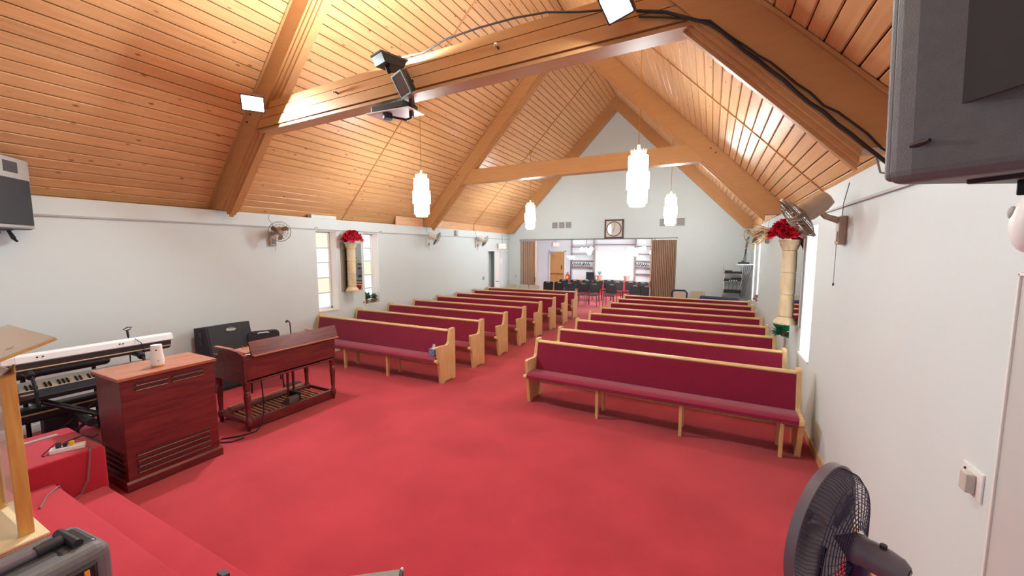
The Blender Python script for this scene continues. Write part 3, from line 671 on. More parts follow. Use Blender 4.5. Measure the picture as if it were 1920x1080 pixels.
# ------------------------------------------------------------------ fans
def fan_head(root, R, depth, nrad, nring, wire, mw, mblade, mhub, rw=.0022, back_dense=False):
    # axis +Y = front; rim at y=0
    c = MB()
    for yy, rr in ((0, R), (-.012, R)): c.tube([(rr*math.cos(a*2*PI/40), yy, rr*math.sin(a*2*PI/40)) for a in range(40)], rw*2.2, 5, closed=True)
    hub = .22*R
    for face, sg in ((depth, 1), (-depth, -1)):
        for i in range(nring):
            f = (i+1)/(nring+1); rr = hub + (R-hub)*f; yy = face*(1-f**2.2)
            c.tube([(rr*math.cos(a*2*PI/36), yy, rr*math.sin(a*2*PI/36)) for a in range(36)], rw*.8, 4, closed=True)
        for k in range(nrad):
            a = 2*PI*k/nrad + (.05 if sg > 0 else 0); tw = .35*sg
            pts = []
            for i in range(6):
                f = i/5; rr = hub + (R-hub)*f; pts.append((rr*math.cos(a+tw*f), face*(1-f**2.2), rr*math.sin(a+tw*f)))
            c.tube(pts, rw*.8, 4)
    c.build('cage', mw, root)
    for k in range(3):
        b = MB(); a0 = 2*PI*k/3+.3; vs = []; fs = []
        for i in range(6):
            f = i/5; rr = hub*.8 + (R*.86-hub*.8)*f; wd = .42+.38*math.sin(PI*min(1, f*1.05))*.8
            for s in (-1, 0, 1):
                aa = a0 + .25*f + s*wd*.55; vs.append((rr*math.cos(aa), s*.022*(1-f*.3), rr*math.sin(aa)))
        for i in range(5):
            for s in range(2): fs.append((i*3+s, i*3+s+1, (i+1)*3+s+1, (i+1)*3+s))
        b.add(vs, fs); b.build('blade', mblade, root, smooth=True)
    h = MB(); h.M = Matrix.Rotation(-PI/2, 4, 'X'); h.lathe([(.0, depth+.012), (hub*.7, depth+.01), (hub, depth-.004), (hub, depth-.012), (hub*.45, 0), (hub*.4, -depth)], n=20); h.build('hub', mhub, root, smooth=True)
def axis_rot(d):
    d = Vector(d).normalized(); return d.to_track_quat('Y', 'Z').to_matrix().to_4x4()
def wall_fan(label, base, side, head, axis, R, mw=None, pl=None, big=False):
    # base: point on the wall, head: cage centre
    t = thing('wall_fan', label, 'fan', base, 0, 'wall mounted fans')
    pl = pl or M_FANPL; mw = mw or M_WIRE; s = -side      # s: direction out of the wall
    h = Vector(head) - Vector(base); ax = Vector(axis).normalized()
    MB().box(min(0, s*.06), max(0, s*.06), -.06, .06, -.16, .10).build('wall_box', pl, t, bevel=.012)
    MB().box(min(s*.06, s*.07), max(s*.06, s*.07), -.035, .035, -.13, -.04).build('switch_plate', M_WHITEPL if big else M_VENTB, t, bevel=.004)
    piv = h - ax*(R*.75)
    MB().tube([(s*.05, 0, .06), (s*.16, piv.y*.4, .06+(piv.z-.06)*.3), tuple(piv)], [.03, .026, .02], 8).build('arm', pl, t, bevel=0)
    R4 = Matrix.Translation(h - ax*(R*.25)) @ axis_rot(-ax)
    m = MB(); m.M = R4 @ Matrix.Rotation(-PI/2, 4, 'X')
    m.lathe([(.0, 0), (R*.36, .0), (R*.42, R*.15), (R*.40, R*.75), (R*.30, R*1.05), (R*.10, R*1.1), (0, R*1.1)], n=16); m.build('motor_housing', pl, t, smooth=True)
    hd = bpy.data.objects.new('fan_head', None); COL.objects.link(hd); hd.parent = t; hd.location = h; hd.rotation_euler = axis_rot(ax).to_euler()
    fan_head(hd, R, R*.30, 30 if big else 14, 4 if big else 2, None, mw, M_BLADE, pl, rw=.0024 if big else .002)
    if big or side < 0:
        zz = -.16
        MB().tube([(s*.05, .03, zz), (s*.05, .03, zz-.36 if big else zz-.1)], .0025, 5).build('pull_cord', M_CABLEG, t)
        if big: MB().sphere((s*.05, .03, zz-.37), .012, sc=(.7, .7, 1.3)).build('pull_bead', M_GREYDK, t)
    MB().tube([(s*.03, 0, .10), (s*.02, .03, .22), (s*.015, -.03 if side > 0 else -.04, .32), (s*.0, -.02, .40)], .004, 6).build('flex', M_CABLEG, t)
    return t
wall_fan('small white wall fan left of the first window on the left wall', (XL, 4.50, 2.44), -1, (-6.93, 4.46, 2.53), (.86, -.46, -.16), .175)
wall_fan('middle wall fan of the left wall, beyond the near pendant lamp', (XL, 8.95, 2.45), -1, (-6.95, 9.02, 2.52), (.62, .60, -.50), .20, None, M_FANWH)
wall_fan('far wall fan of the left wall, next to the exit sign', (XL, 11.56, 2.45), -1, (-6.95, 11.67, 2.50), (.62, .62, -.48), .20, None, M_FANWH)
wall_fan('large beige wall fan on the right wall in front of the red flowers', (XR, 4.62, 2.41), 1, (.70, 4.55, 2.50), (-.78, .10, -.62), .222, None, None, True)
wall_fan('far wall fan of the right wall, left of the red flowers', (XR, 10.1, 2.50), 1, (.80, 9.85, 2.53), (-.35, -.93, -.05), .21)

# pedestal fan, bottom right
t = thing('pedestal_fan', 'dark violet pedestal fan turned away, in front of the right wall', 'fan', (.41, 1.73, 0))
ax = Vector((-.845, .535, .02)).normalized()
MB().lathe([(.20, 0), (.20, .02), (.06, .045), (.03, .07)], (.09, -.057, 0), 24).build('base', M_PFAN, t, smooth=True)
MB().tube([(.09, -.057, .05), (.09, -.057, 1.05)], .017, 10).build('pole', M_PFAN, t)
MB().tube([(.09, -.057, .95), (.09, -.057, 1.07), (.09, -.057, 1.13)], [.022, .032, .034], 12).build('neck', M_PFAN, t, smooth=True)
hd = bpy.data.objects.new('fan_head', None); COL.objects.link(hd); hd.parent = t; hd.location = (0, 0, 1.17); hd.rotation_euler = axis_rot(ax).to_euler()
R = .245
c = MB()
for k in range(96):
    a = 2*PI*k/96
    c.tube([(R*.985*math.cos(a), .0, R*.985*math.sin(a)), (R*.96*math.cos(a), -.045, R*.96*math.sin(a)), (R*.86*math.cos(a), -.068, R*.86*math.sin(a))], .0013, 4)
for k in range(28):
    a = 2*PI*k/28
    c.tube([(R*.86*math.cos(a), -.068, R*.86*math.sin(a)), (R*.55*math.cos(a+.12), -.088, R*.55*math.sin(a+.12)), (R*.26*math.cos(a+.3), -.10, R*.26*math.sin(a+.3))], .0015, 4)
for rr, yy in ((.86, -.068), (.80, -.072), (.74, -.076), (.68, -.080), (.62, -.084), (.56, -.088), (.50, -.091), (.44, -.094), (.38, -.097), (.32, -.099)):
    c.tube([(R*rr*math.cos(a*2*PI/48), yy, R*rr*math.sin(a*2*PI/48)) for a in range(48)], .0015, 4, closed=True)
c.build('rear_grille', M_PFAN, hd)
c = MB()
for k in range(36):
    a = 2*PI*k/36
    c.tube([(R*.985*math.cos(a), .0, R*.985*math.sin(a)), (R*.94*math.cos(a), .012, R*.94*math.sin(a)), (R*.6*math.cos(a+.15), .024, R*.6*math.sin(a+.15)), (R*.2*math.cos(a+.4), .028, R*.2*math.sin(a+.4))], .0015, 4)
c.build('front_grille', M_PFAN, hd)
c = MB(); c.M = Matrix.Rotation(-PI/2, 4, 'X'); c.lathe([(R*.985, -.014), (R*1.02, -.014), (R*1.02, .016), (R*.985, .016), (R*.985, -.014)], n=56); c.build('rim_band', M_PFANL, hd, smooth=True)
for k in range(3):
    b = MB(); a0 = 2*PI*k/3+.5; vs = []; fs = []
    for i in range(6):
        f = i/5; rr = .05 + (R*.86-.05)*f
        for s in (-1, 0, 1): aa = a0+.25*f+s*.42; vs.append((rr*math.cos(aa), s*.025, rr*math.sin(aa)))
    for i in range(5):
        for s in range(2): fs.append((i*3+s, i*3+s+1, (i+1)*3+s+1, (i+1)*3+s))
    b.add(vs, fs); b.build('blade', M_PFAN, hd, smooth=True)
m = MB(); m.M = Matrix.Rotation(PI/2, 4, 'X')
m.lathe([(.0, .03), (.050, .088), (.054, .11), (.048, .122), (.050, .135), (.048, .18), (.040, .215), (.026, .232), (0, .234)], n=20); mh = m.build('motor_housing', M_PFANL, hd, smooth=True)
MB().tube([(0, -.165, .042), (0, -.165, .060)], .010, 10).build('oscillation_knob', M_BLACK, hd)
for k in range(4): MB().tube([(.018*math.cos(q), -.233+.001*k, .018*math.sin(q)) for q in [x*.5+k*.1 for x in range(7)]], .002, 4).build('vent_slot', M_BLACK, hd)

# ------------------------------------------------------------------ plaster columns, mirrors, flowers, plants
def column(label, x, y, z0, z1, R):
    t = thing('wall_column', label, 'column', (x, y, z0)); H = z1-z0
    zs = [.10, .10+(H-.24)*.335, .10+(H-.24)*.665, H-.14]
    MB().lathe([(R*1.55, 0), (R*1.6, .02), (R*1.35, .055), (R*1.08, .085), (R*1.02, .10)], n=28).build('base', M_STONE, t, smooth=True)
    for a, b_ in zip(zs[:-1], zs[1:]):
        MB().lathe([(R*.86, a), (R*.86, a+.005), (R, a+.012), (R*.985, b_-.010), (R*.86, b_-.002), (R*.86, b_)], n=28).build('drum', M_STONE, t, smooth=True)
    MB().lathe([(R*1.0, H-.14), (R*1.05, H-.12), (R*1.28, H-.075), (R*1.34, H-.06), (R*1.34, H-.035), (R*1.48, H-.03), (R*1.48, H)], n=28).build('capital', M_STONE, t, smooth=True)
    return t
column('cream plaster column on the left wall between two windows', -7.11, 6.16, 1.29, 2.375, .092)
column('cream plaster column on the right wall behind the near fan', .94, 6.47, 1.19, 2.34, .088)
def mirror(label, x, y0, y1, z0, z1, s):
    t = thing('wall_mirror', label, 'mirror', (x, y0, z0), 0, 'mirrors behind columns')
    MB().box(min(0, s*.02), max(0, s*.02), 0, y1-y0, 0, z1-z0).build('frame', M_VENT, t, bevel=.004)
    MB().box(min(s*.02, s*.023), max(s*.02, s*.023), .012, y1-y0-.012, .012, z1-z0-.012).build('glass', M_MIRROR, t)
mirror('tall mirror behind the column on the left wall', XL, 5.99, 6.56, 1.28, 2.36, 1)
mirror('tall mirror behind the column on the right wall', XR, 6.26, 6.82, 1.18, 2.36, -1)
def petal_mesh(mb, c, d, up, L, W):
    d = Vector(d).normalized(); sd = d.cross(Vector(up));
    if sd.length < 1e-3: sd = d.cross(Vector((1, .2, 0)))
    sd.normalize(); nn = sd.cross(d)
    c = Vector(c); mb.add([c, c+d*L*.5+sd*W+nn*.006, c+d*L, c+d*L*.5-sd*W+nn*.006, c+d*L*.5-nn*.008], [(0,1,4), (1,2,4), (2,3,4), (3,0,4)])
def bouquet(label, c, rx, ry, rz, n, m1, m2, L, grass):
    t = thing('flower_arrangement', label, 'flowers', c)
    rnd = random.Random(len(label))
    MB().sphere((0, 0, rz*.2), 1, 10, 6, (rx*.25, ry*.25, rz*.2)).build('foliage', M_LEAF, t)
    for k in range(n):
        a = k*2.4; f = math.sqrt((k+.5)/n); px, py = rx*f*math.cos(a), ry*f*math.sin(a); pz = rz*(1-f*f*.85)
        nrm = Vector((px/rx**2, py/ry**2, .6*pz/rz**2+.8/rz)).normalized(); b = MB()
        u = nrm.orthogonal().normalized(); v = nrm.cross(u)
        for q in range(7):
            an = 2*PI*q/7 + rnd.random(); petal_mesh(b, (px, py, pz), u*math.cos(an)+v*math.sin(an)+nrm*(.35+.3*rnd.random()), nrm, L*(.8+.4*rnd.random()), L*.33)
        b.build('flower', m2 if rnd.random() < .3 else m1, t)
    for (dx, dy, dz, ln) in grass:
        for k in range(14):
            e = Vector((dx, dy, dz)) + Vector((rnd.uniform(-.25, .25), rnd.uniform(-.3, .3), rnd.uniform(-.45, .3))); e.normalize(); e *= ln*(.6+.5*rnd.random())
            MB().tube([(0, 0, rz*.3), tuple(e*.55+Vector((0, 0, rz*.5))), tuple(e+Vector((0, 0, -.02)))], [.007, .006, .002], 4).build('dried_grass', M_DRY, t)
bouquet('red silk flower bunch on top of the left wall column', (-7.04, 6.15, 2.38), .11, .22, .21, 40, M_RED, M_PINK, .10, [(.3, .9, .2, .26)])
bouquet('red silk flower bunch with dried grass on the right wall column', (.85, 6.44, 2.345), .12, .20, .20, 38, M_RED, M_PINK, .13, [(-.95, .05, .05, .52)])
def potted(label, c, R, H, n, m, L, trail=0., pot=True, lo=-.10, hi=.10):
    t = thing('potted_plant', label, 'plant', c); rnd = random.Random(len(label)*3)
    if pot:
        MB().lathe([(R*.72, 0), (R, H*.85), (R*1.1, H*.86), (R*1.1, H), (R*.9, H), (R*.85, H*.8)], n=18).build('pot', M_TERRA, t, smooth=True)
    for k in range(n):
        a = rnd.random()*2*PI; el = rnd.uniform(-.3-trail, 1.3); d = Vector((math.cos(a)*math.cos(el), math.sin(a)*math.cos(el), math.sin(el)))
        r0 = rnd.uniform(.3, 1.0)*R*1.5; b = MB(); petal_mesh(b, Vector((0, 0, H*1.1)) + d*r0, d+Vector((0, 0, .2)), (0, 0, 1), L*rnd.uniform(.6, 1.2), L*.34); tip = [v[1] for v in b.v]
        if min(tip) > lo and max(tip) < hi and max(abs(v[0]) for v in b.v) < .19 and min(v[2] for v in b.v) > .005: b.build('leaf', m, t)
    return t
potted('potted green plant in a terracotta pot on the left window sill', (XL-.09, 6.75, .928), .065, .085, 150, M_LEAF, .10, lo=-.10, hi=.12)
potted('trailing grey green plant beside the terracotta pot on the left sill', (XL-.09, 6.985, .928), .05, .075, 90, mat('grey_green_leaves', S(110,134,118), rough=.5, col2=S(60,92,74), vscale=15), .085, .6, lo=-.11, hi=.105)
potted('teal green plant on the second right window sill below the column', (XR-.015, 7.26, .873), .075, .06, 260, M_LEAF2, .15, .2, lo=-.23, hi=.23)
potted('small dark plant on the far right window sill', (XR+.03, 11.80, .873), .06, .06, 50, mat('dark_leaves', S(74,70,70), rough=.6, col2=S(140,50,60), vscale=18), .08, .2)
tag(MB().sphere((XL+.02, 6.585, .985), .022, sc=(.5, 1, .8)).build('door_stop', M_GREYDK), 'small dark stop on the left wall beside the plant sill', 'door stop')
for yy, lb in ((5.37, 'small wire hook at the top left of the near left window'), (7.12, 'small wire hook at the top right of the plant window')):
    tag(MB().tube([(XL+.01, yy, 2.62), (XL+.02, yy+.03, 2.66), (XL+.02, yy+.08, 2.66), (XL+.015, yy+.11, 2.60)], .004, 6).build('wire_hook', M_CABLEG), lb, 'hook')
# ------------------------------------------------------------------ pendant lamps
def pendant(label, x, y):
    z0, z1 = 2.85, 3.68; t = thing('pendant_lamp', label, 'lamp', (x, y, z0), 0, 'cylindrical pendant lamps')
    MB().lathe([(.138, .055), (.142, .06), (.142, .735), (.135, .74)], n=28).build('shade', M_SHADE, t, smooth=True)
    MB().lathe([(.108, 0), (.118, .012), (.118, .055), (.06, .057)], n=28).build('lower_ring', M_CREAM, t, smooth=True)
    b = MB(); b.lathe([(.10, .735), (.112, .80), (.104, .80), (.092, .735)], n=28)
    for k in range(16):
        a = 2*PI*k/16; b.add([(.108*math.cos(a-.12), .108*math.sin(a-.12), .79), (.108*math.cos(a+.12), .108*math.sin(a+.12), .79), (.122*math.cos(a), .122*math.sin(a), .832)], [(0,1,2)])
    b.build('crown', M_CREAM, t)
    for k in range(4):
        a = PI/2*k + .25; p = MB(); p.M = Matrix.Rotation(a, 4, 'Z'); p.box(.138, .158, -.055, .055, .26, .50)
        po = p.build('plaque', M_SHADE, t)
        c = MB(); c.M = Matrix.Rotation(a, 4, 'Z'); c.box(.158, .161, -.006, .006, .28, .49); c.box(.158, .161, -.035, .035, .415, .424); c.build('cross', M_CROSS, po)
    zr = zroof(x); MB().tube([(0, 0, .80), (0, 0, zr-z0-.02)], .006, 6).build('stem', M_BRASS, t)
    MB().lathe([(.02, .80), (.02, .90)], n=10).build('stem_collar', M_CREAM, t)
    MB().lathe([(.05, zr-z0-.06), (.05, zr-z0)], n=14).build('ceiling_hook', M_BRASS, t)
for x, y, l in ((-5.135, 6.2, 'lit cylindrical pendant lamp near the left wall, the nearer of two'), (-1.035, 6.2, 'largest lit cylindrical pendant lamp, hanging on the right side'),
                (-5.135, 11.4, 'small far lit pendant lamp left of the clock'), (-1.035, 11.4, 'far lit pendant lamp in front of the right vents')):
    pendant(l, x, y)

# ------------------------------------------------------------------ floodlights
def flood(label, c, n, wd, ht, power, lit, col=(.87, 1, 1), spread=180):
    t = thing('floodlight', label, 'floodlight', c, 0, 'floodlights on the near truss', rot=Vector(n).to_track_quat('Z', 'Y').to_euler())
    MB().prism([(-wd*.35, -.09), (wd*.35, -.09), (wd*.5, .0), (-wd*.5, .0)], 'y', -ht/2, ht/2).build('housing', M_BLKMET if not lit or n[2] > 0 else mat('flood_housing', S(120,100,96), rough=.4), t, bevel=.004)
    MB().box(-wd*.46, wd*.46, -ht*.44, ht*.44, .0, .004).build('glass', M_FLOOD if lit else M_FLOODOFF, t)
    b = MB(); b.box(-wd*.52, wd*.52, -ht*.52, -ht*.46, -.01, .008); b.box(-wd*.52, wd*.52, ht*.46, ht*.52, -.01, .008); b.box(-wd*.52, -wd*.46, -ht*.5, ht*.5, -.01, .008); b.box(wd*.46, wd*.52, -ht*.5, ht*.5, -.01, .008)
    b.build('bezel', M_GREYDK, t)
    MB().tube([(-wd*.1, 0, -.09), (0, 0, -.15)], .02, 8).build('bracket', M_BLKMET, t)
    if lit:
        l = area_light('flood_beam', (0, 0, .012), (0, 0, 1), wd*.9, ht*.85, power, col, t, spread)
    return t
flood('lit floodlight at the left joint of the near truss', (-5.50, 3.27, 4.13), (.66, -.45, -.60), .26, .20, 125, True)
flood('lit floodlight at the top of the picture on the near collar beam', (-.735, 3.22, 4.07), (-.30, -.62, -.72), .24, .20, 32, True)
flood('upturned floodlight on the near collar beam lighting the roof boards', (-3.12, 3.30, 4.21), (.06, -.02, 1), .30, .22, 250, True)
flood('unlit floodlight with glass facing down beside the projector', (-2.93, 3.26, 3.90), (-.30, -.70, -.45), .22, .22, 0, False)
for x, y, l in ((-4.20, 3.50, 'left'), (-1.905, 3.44, 'right')):
    t = thing('beam_spot', 'tiny round sensor on the near collar beam, the %s one' % l, 'sensor', (x, y, 4.13))
    MB().sphere((0, -.02, 0), .02).build('eye', M_CHROME, t); MB().tube([(0, 0, 0), (0, .04, -.01)], .012, 8).build('socket', M_CLKF, t)
# projector on its drop plate under the near collar
t = thing('projector', 'black ceiling projector on a white tray under the near collar beam', 'projector', (-3.36, 3.62, 3.78))
b = MB(); b.add([(-.32, -.14, .0), (.30, -.12, -.01), (.30, .16, -.01), (-.28, .16, 0), (-.32, -.14, .012), (.30, -.12, .002), (.30, .16, .002), (-.28, .16, .012)], [(3,2,1,0), (4,5,6,7), (0,1,5,4), (1,2,6,5), (2,3,7,6), (3,0,4,7)]); b.build('tray', M_WHITEPL, t)
MB().box(-.26, .24, -.12, .12, .012, .085).build('body', M_BLACK, t, bevel=.012)
MB().tube([(-.06, -.06, -.07), (-.06, -.06, .03)], .055, 12).build('lens_mount', M_BLACK, t)
MB().box(.225, .265, -.02, .02, -.07, .18).build('drop_post', M_CLKF, t)
MB().tube([(-.02, -.06, -.045), (.20, -.03, -.105), (.25, -.02, -.085), (.262, -.02, .02)], .013, 8).build('hook_arm', M_BLKMET, t, smooth=True)
MB().tube([(.05, .0, .085), (.04, -.04, .14), (.03, -.10, .20)], .005, 6).build('lead', M_CABLE, t)
MB().tube([(.22, .0, .05), (.31, -.02, .04), (.32, -.05, .12), (.24, -.10, .22), (.20, -.13, .34)], .005, 6).build('lead', M_CABLE, t)
def cable(label, pts, r, m=None): return tag(MB().tube(pts, r, 6).build('cable', m or M_CABLE, smooth=True), label, 'cable')
cable('black cable along the top of the near collar beam', [(-3.05, 3.42, 4.26), (-2.8, 3.46, 4.27), (-2.5, 3.45, 4.33), (-2.1, 3.45, 4.345), (-1.7, 3.44, 4.33), (-1.4, 3.44, 4.30), (-1.1, 3.43, 4.22), (-.8, 3.42, 4.16)], .009)
def along_rafter(o1, o2, wob, seed):
    rnd = random.Random(seed); pts = []
    for k in range(15):
        f = k/14; x = XC + 3.0 + f*1.10; yy = 3.62 - .0262*(x-XC) - .15 - .01*rnd.random(); d = .285 + o1*(1-f)+o2*f + wob*(rnd.random()-.5)
        pts.append((x, yy, zroof(x) - d*COSF))
    return pts
cable('thick black cable bundle along the lower edge of the right rafter', [(-.62, 3.42, 4.10), (-.40, 3.41, 4.03)] + along_rafter(.0, .02, .01, 1), .012)
cable('thin black cable looping beside the bundle on the right rafter', [(-.60, 3.42, 4.05), (-.40, 3.41, 3.99)] + along_rafter(-.015, -.035, .02, 5), .007)
cable('grey cable hanging under the foot of the right rafter', [(.93, 3.42, 2.80), (.95, 3.40, 2.70), (1.0, 3.42, 2.69), (1.05, 3.44, 2.74)], .006, M_CABLEG)

# ------------------------------------------------------------------ wall loudspeakers
def wall_speaker(label, c, ang, lean, mc, mb_):
    # local +Y = front, x across
    t = thing('wall_loudspeaker', label, 'speaker', c, 0, rot=(0, lean, ang))
    MB().prism([(-.285, .0), (.285, .0), (.285, -.07), (.20, -.36), (-.20, -.36), (-.285, -.07)], 'z', 0, .80).build('cabinet', mc, t, bevel=.035, seg=4)
    MB().box(-.25, .25, -.005, .014, .05, .56).build('grille', M_GRILLE, t, bevel=.01)
    MB().box(-.28, .28, -.035, .004, .01, .79).build('baffle', mb_, t, bevel=.03, seg=4)
    MB().box(-.10, .10, .0, .008, .62, .74).build('horn_mouth', M_GREYDK, t, bevel=.02)
    for sx in (-1, 1):
        b = MB(); a = math.atan2(.085, .29)
        b.M = Matrix.Translation((sx*.2625, -.165, .34)) @ Matrix.Rotation(sx*a, 4, 'Z'); b.box(-.003, .003, -.12, .11, -.165, .20)
        ho = b.build('handle_shade_panel', mat('painted_recess_shade', S(44,42,46), rough=.8), t)  # flat panel, dark colour stands in for the shade of a handle pocket
        b = MB(); b.M = Matrix.Translation((sx*.284, -.085, .10)) @ Matrix.Rotation(sx*a, 4, 'Z'); b.tube([(0, -.025, 0), (0, .02, -.004)], [.005, .009], 8); b.build('port_slot', M_BLACK, t)
    MB().box(-.13, .13, -.27, -.10, -.012, .006).build('mount_plate', M_BLACK, t, bevel=.004)
    MB().box(-.035, .035, -.33, -.15, -.05, -.01).build('bracket', M_BLKMET, t, bevel=.004)
    return t
wall_speaker('huge charcoal loudspeaker hanging at the upper right, seen from behind', (.635, 1.68, 2.395), math.radians(41), math.radians(-3), M_GREYPL, M_GREYPL)
wall_speaker('grey loudspeaker mounted high on the left wall at the picture edge', (-6.88, 1.44, 2.43), math.radians(-41), 0, mat('violet_charcoal_plastic', S(88,82,98), rough=.5), mat('light_grey_baffle', S(160,158,156), rough=.5))
cable('dark cable loop under the left wall loudspeaker', [(-7.0, 1.40, 2.42), (-6.97, 1.42, 2.33), (-6.93, 1.44, 2.30), (-6.9, 1.42, 2.34), (-6.95, 1.40, 2.41)], .012)

# right wall bits
t = thing('light_switch', 'ivory rocker light switch low on the right wall', 'switch', (XR, 2.40, 1.18))
MB().box(-.008, 0, -.075, .075, -.064, .064).build('plate', M_TRIMW, t, bevel=.003)
MB().box(-.04, -.008, -.035, .018, -.045, .04).build('rocker', M_SWITCH, t, bevel=.004); MB().sphere((-.009, .05, .035), .006).build('indicator', M_GREYDK, t)
t = thing('wall_sensor', 'white oval wall sensor above the right door', 'sensor', (XR, 2.25, 2.30))
MB().sphere((0, 0, 0), 1, 20, 12, (.05, .062, .11)).build('shell', M_WHITEPL, t, smooth=True); MB().sphere((-.04, .02, .045), 1, 12, 8, (.012, .02, .026)).build('eye', M_VENT, t, smooth=True)

# ------------------------------------------------------------------ back wall
def vent(label, x0, x1, z0, z1):
    t = thing('wall_vent', label, 'vent', (x0, YB, z0), 0, 'grey vents on the back wall')
    MB().box(0, x1-x0, -.012, 0, 0, z1-z0).build('frame', M_VENT, t, bevel=.003)
    for k in range(6):
        zz = (z1-z0)*(k+.7)/6.4; MB().box(.02, x1-x0-.02, -.018, -.012, zz, zz+.012).build('louvre', M_VENTB, t)
vent('leftmost of three square grey vents left of the clock', -5.42, -5.20, 3.015, 3.235); vent('middle of three square grey vents left of the clock', -5.15, -4.93, 3.015, 3.235); vent('rightmost of three square grey vents left of the clock', -4.885, -4.665, 3.015, 3.235)
vent('wide grey vent right of the clock, half behind a pendant lamp', -1.60, -1.11, 2.99, 3.235); vent('square grey vent at the far right of the back wall', -1.075, -.825, 2.99, 3.24)
t = thing('wall_clock', 'square walnut framed clock with round face above the opening', 'clock', (-3.10, YB, 2.94))
b = MB(); r = .33
b.box(-r, r, -.04, 0, -r, -r+.05); b.box(-r, r, -.04, 0, r-.05, r); b.box(-r, -r+.05, -.04, 0, -r, r); b.box(r-.05, r, -.04, 0, -r, r); b.build('frame', M_CLKF, t, bevel=.004)
MB().box(-r+.05, r-.05, -.018, 0, -r+.05, r-.05).build('mat', M_CLKM, t)
b = MB(); b.M = Matrix.Rotation(PI/2, 4, 'X'); b.lathe([(.262, .018), (.262, .034), (.232, .034), (.232, .018)], n=36); b.build('ring', M_CLKF, t)
b = MB(); b.M = Matrix.Rotation(PI/2, 4, 'X'); b.lathe([(.234, .019), (.234, .026)], n=36); b.build('face', M_CLKP, t)
for dx, dz, wd in ((.05, .20, .012), (-.035, -.12, .012)):
    b = MB(); b.prism([(-wd/2, 0), (wd/2, 0), (dx+wd/3, dz), (dx-wd/3, dz)], 'y', -.034, -.030); b.build('hand', M_CLKF, t)
def accordion(label, x0, x1, n, z0=.02, lead=1):
    t = thing('accordion_curtain', label, 'curtain', (x0, YB+.08, 0)); W = x1-x0
    for k in range(n):
        g = W/n*.10; a, c = W*k/n+g, W*(k+1)/n-g; mid = (a+c)/2
        b = MB(); b.add([(a, .05, z0), (mid, -.025, z0), (c, .05, z0), (a, .05, OPZ-.03), (mid, -.025, OPZ-.03), (c, .05, OPZ-.03), (mid, .075, z0), (mid, .075, OPZ-.03)], [(0,1,4,3), (1,2,5,4), (2,6,7,5), (6,0,3,7), (0,6,2,1), (3,4,5,7)])
        b.build('fold', M_CURT, t)
    MB().box(0, W, .045, .07, z0, OPZ-.03).build('pleat_shade_backing', mat('pleat_shade_brown', S(104,80,66), rough=.8), t)  # backing sheet added behind the folds, its dark brown imitates shade between pleats
    xx = W-.02 if lead > 0 else .02
    MB().box(xx-.02, xx+.02, -.06, .07, z0, OPZ-.03).build('lead_post', M_CURT, t, bevel=.004)
    MB().box(xx-.012, xx+.012, -.08, -.06, .95, 1.15).build('pull_handle', M_BLKMET, t)
accordion('tan accordion curtain folded at the left of the opening', OPX0+.01, -6.10, 8, lead=1)
accordion('wide tan accordion curtain folded at the right of the opening', -1.86, OPX1-.01, 14, lead=-1)
def exit_sign(label, c, rz, s=1.):
    t = thing('exit_sign', label, 'exit sign', c, rz)
    MB().box(-.155*s, .155*s, -.03, .03, -.095*s, .095*s).build('housing', M_FANWH, t, bevel=.006)
    MB().box(-.14*s, .14*s, -.034, -.03, -.08*s, .08*s).build('face', M_EXITF, t)
    text_part('EXIT', .15*s, M_EXITR, t, (0, -.036, 0), (PI/2, 0, 0), 'lettering')
    MB().tube([(0, 0, .09*s), (0, 0, .42)], .012, 8).build('stem', M_VENT, t)
exit_sign('lit exit sign hanging beside the open side door', (-7.08, 13.15, 2.345), math.radians(38), 1.0)
exit_sign('red lettered exit sign above the back room door', (-7.24, 19.36, 2.50), 0, 1.15)

# ------------------------------------------------------------------ back room
d3 = struct(MB().box(-7.56, -6.78, 19.36, 19.40, 0, 2.12).build('door_3', M_DOOR, bevel=.004))
MB().box(-7.62, -7.56, 19.35, 19.40, 0, 2.18).build('door_casing', M_TRIMW, d3); MB().box(-6.78, -6.72, 19.35, 19.40, 0, 2.18).build('door_casing', M_TRIMW, d3); MB().box(-7.62, -6.72, 19.35, 19.40, 2.12, 2.18).build('door_casing', M_TRIMW, d3)
MB().tube([(-7.5, 19.33, .98), (-6.85, 19.33, .98)], .025, 8).build('panic_bar', M_BRASS, d3); MB().tube([(-6.93, 19.34, 1.22), (-6.90, 19.32, 1.32), (-6.93, 19.34, 1.42)], .02, 8).build('door_handle', M_BLKMET, d3); MB().box(-7.52, -7.30, 19.30, 19.36, 1.98, 2.08).build('door_closer', M_VENT, d3)
wb = struct(MB().box(-5.18, -3.25, 19.33, 19.40, .72, .76).build('window_7', M_TRIMW))
MB().box(-5.10, -3.32, 19.372, 19.39, .76, 2.14).build('blind', M_BLIND, wb)
for x0 in (-5.18, -3.32): MB().box(x0, x0+.08, 19.33, 19.40, .76, 2.20).build('window_frame', M_TRIMW, wb)
MB().box(-5.18, -3.25, 19.31, 19.40, 2.13, 2.20).build('valance', M_TRIMW, wb)
for x0 in (-4.62, -3.80): MB().box(x0, x0+.04, 19.366, 19.372, .76, 1.70).build('mullion', M_BLIND, wb)
t = thing('wall_counter', 'long low wooden counter with red front along the back room wall', 'counter', (-6.45, 19.0, 0))
MB().box(0, 3.95, 0, .39, .64, .70).build('top', M_COUNTER, t, bevel=.006); MB().box(.03, 3.92, .05, .39, 0, .64).build('front', M_COUNTR, t)
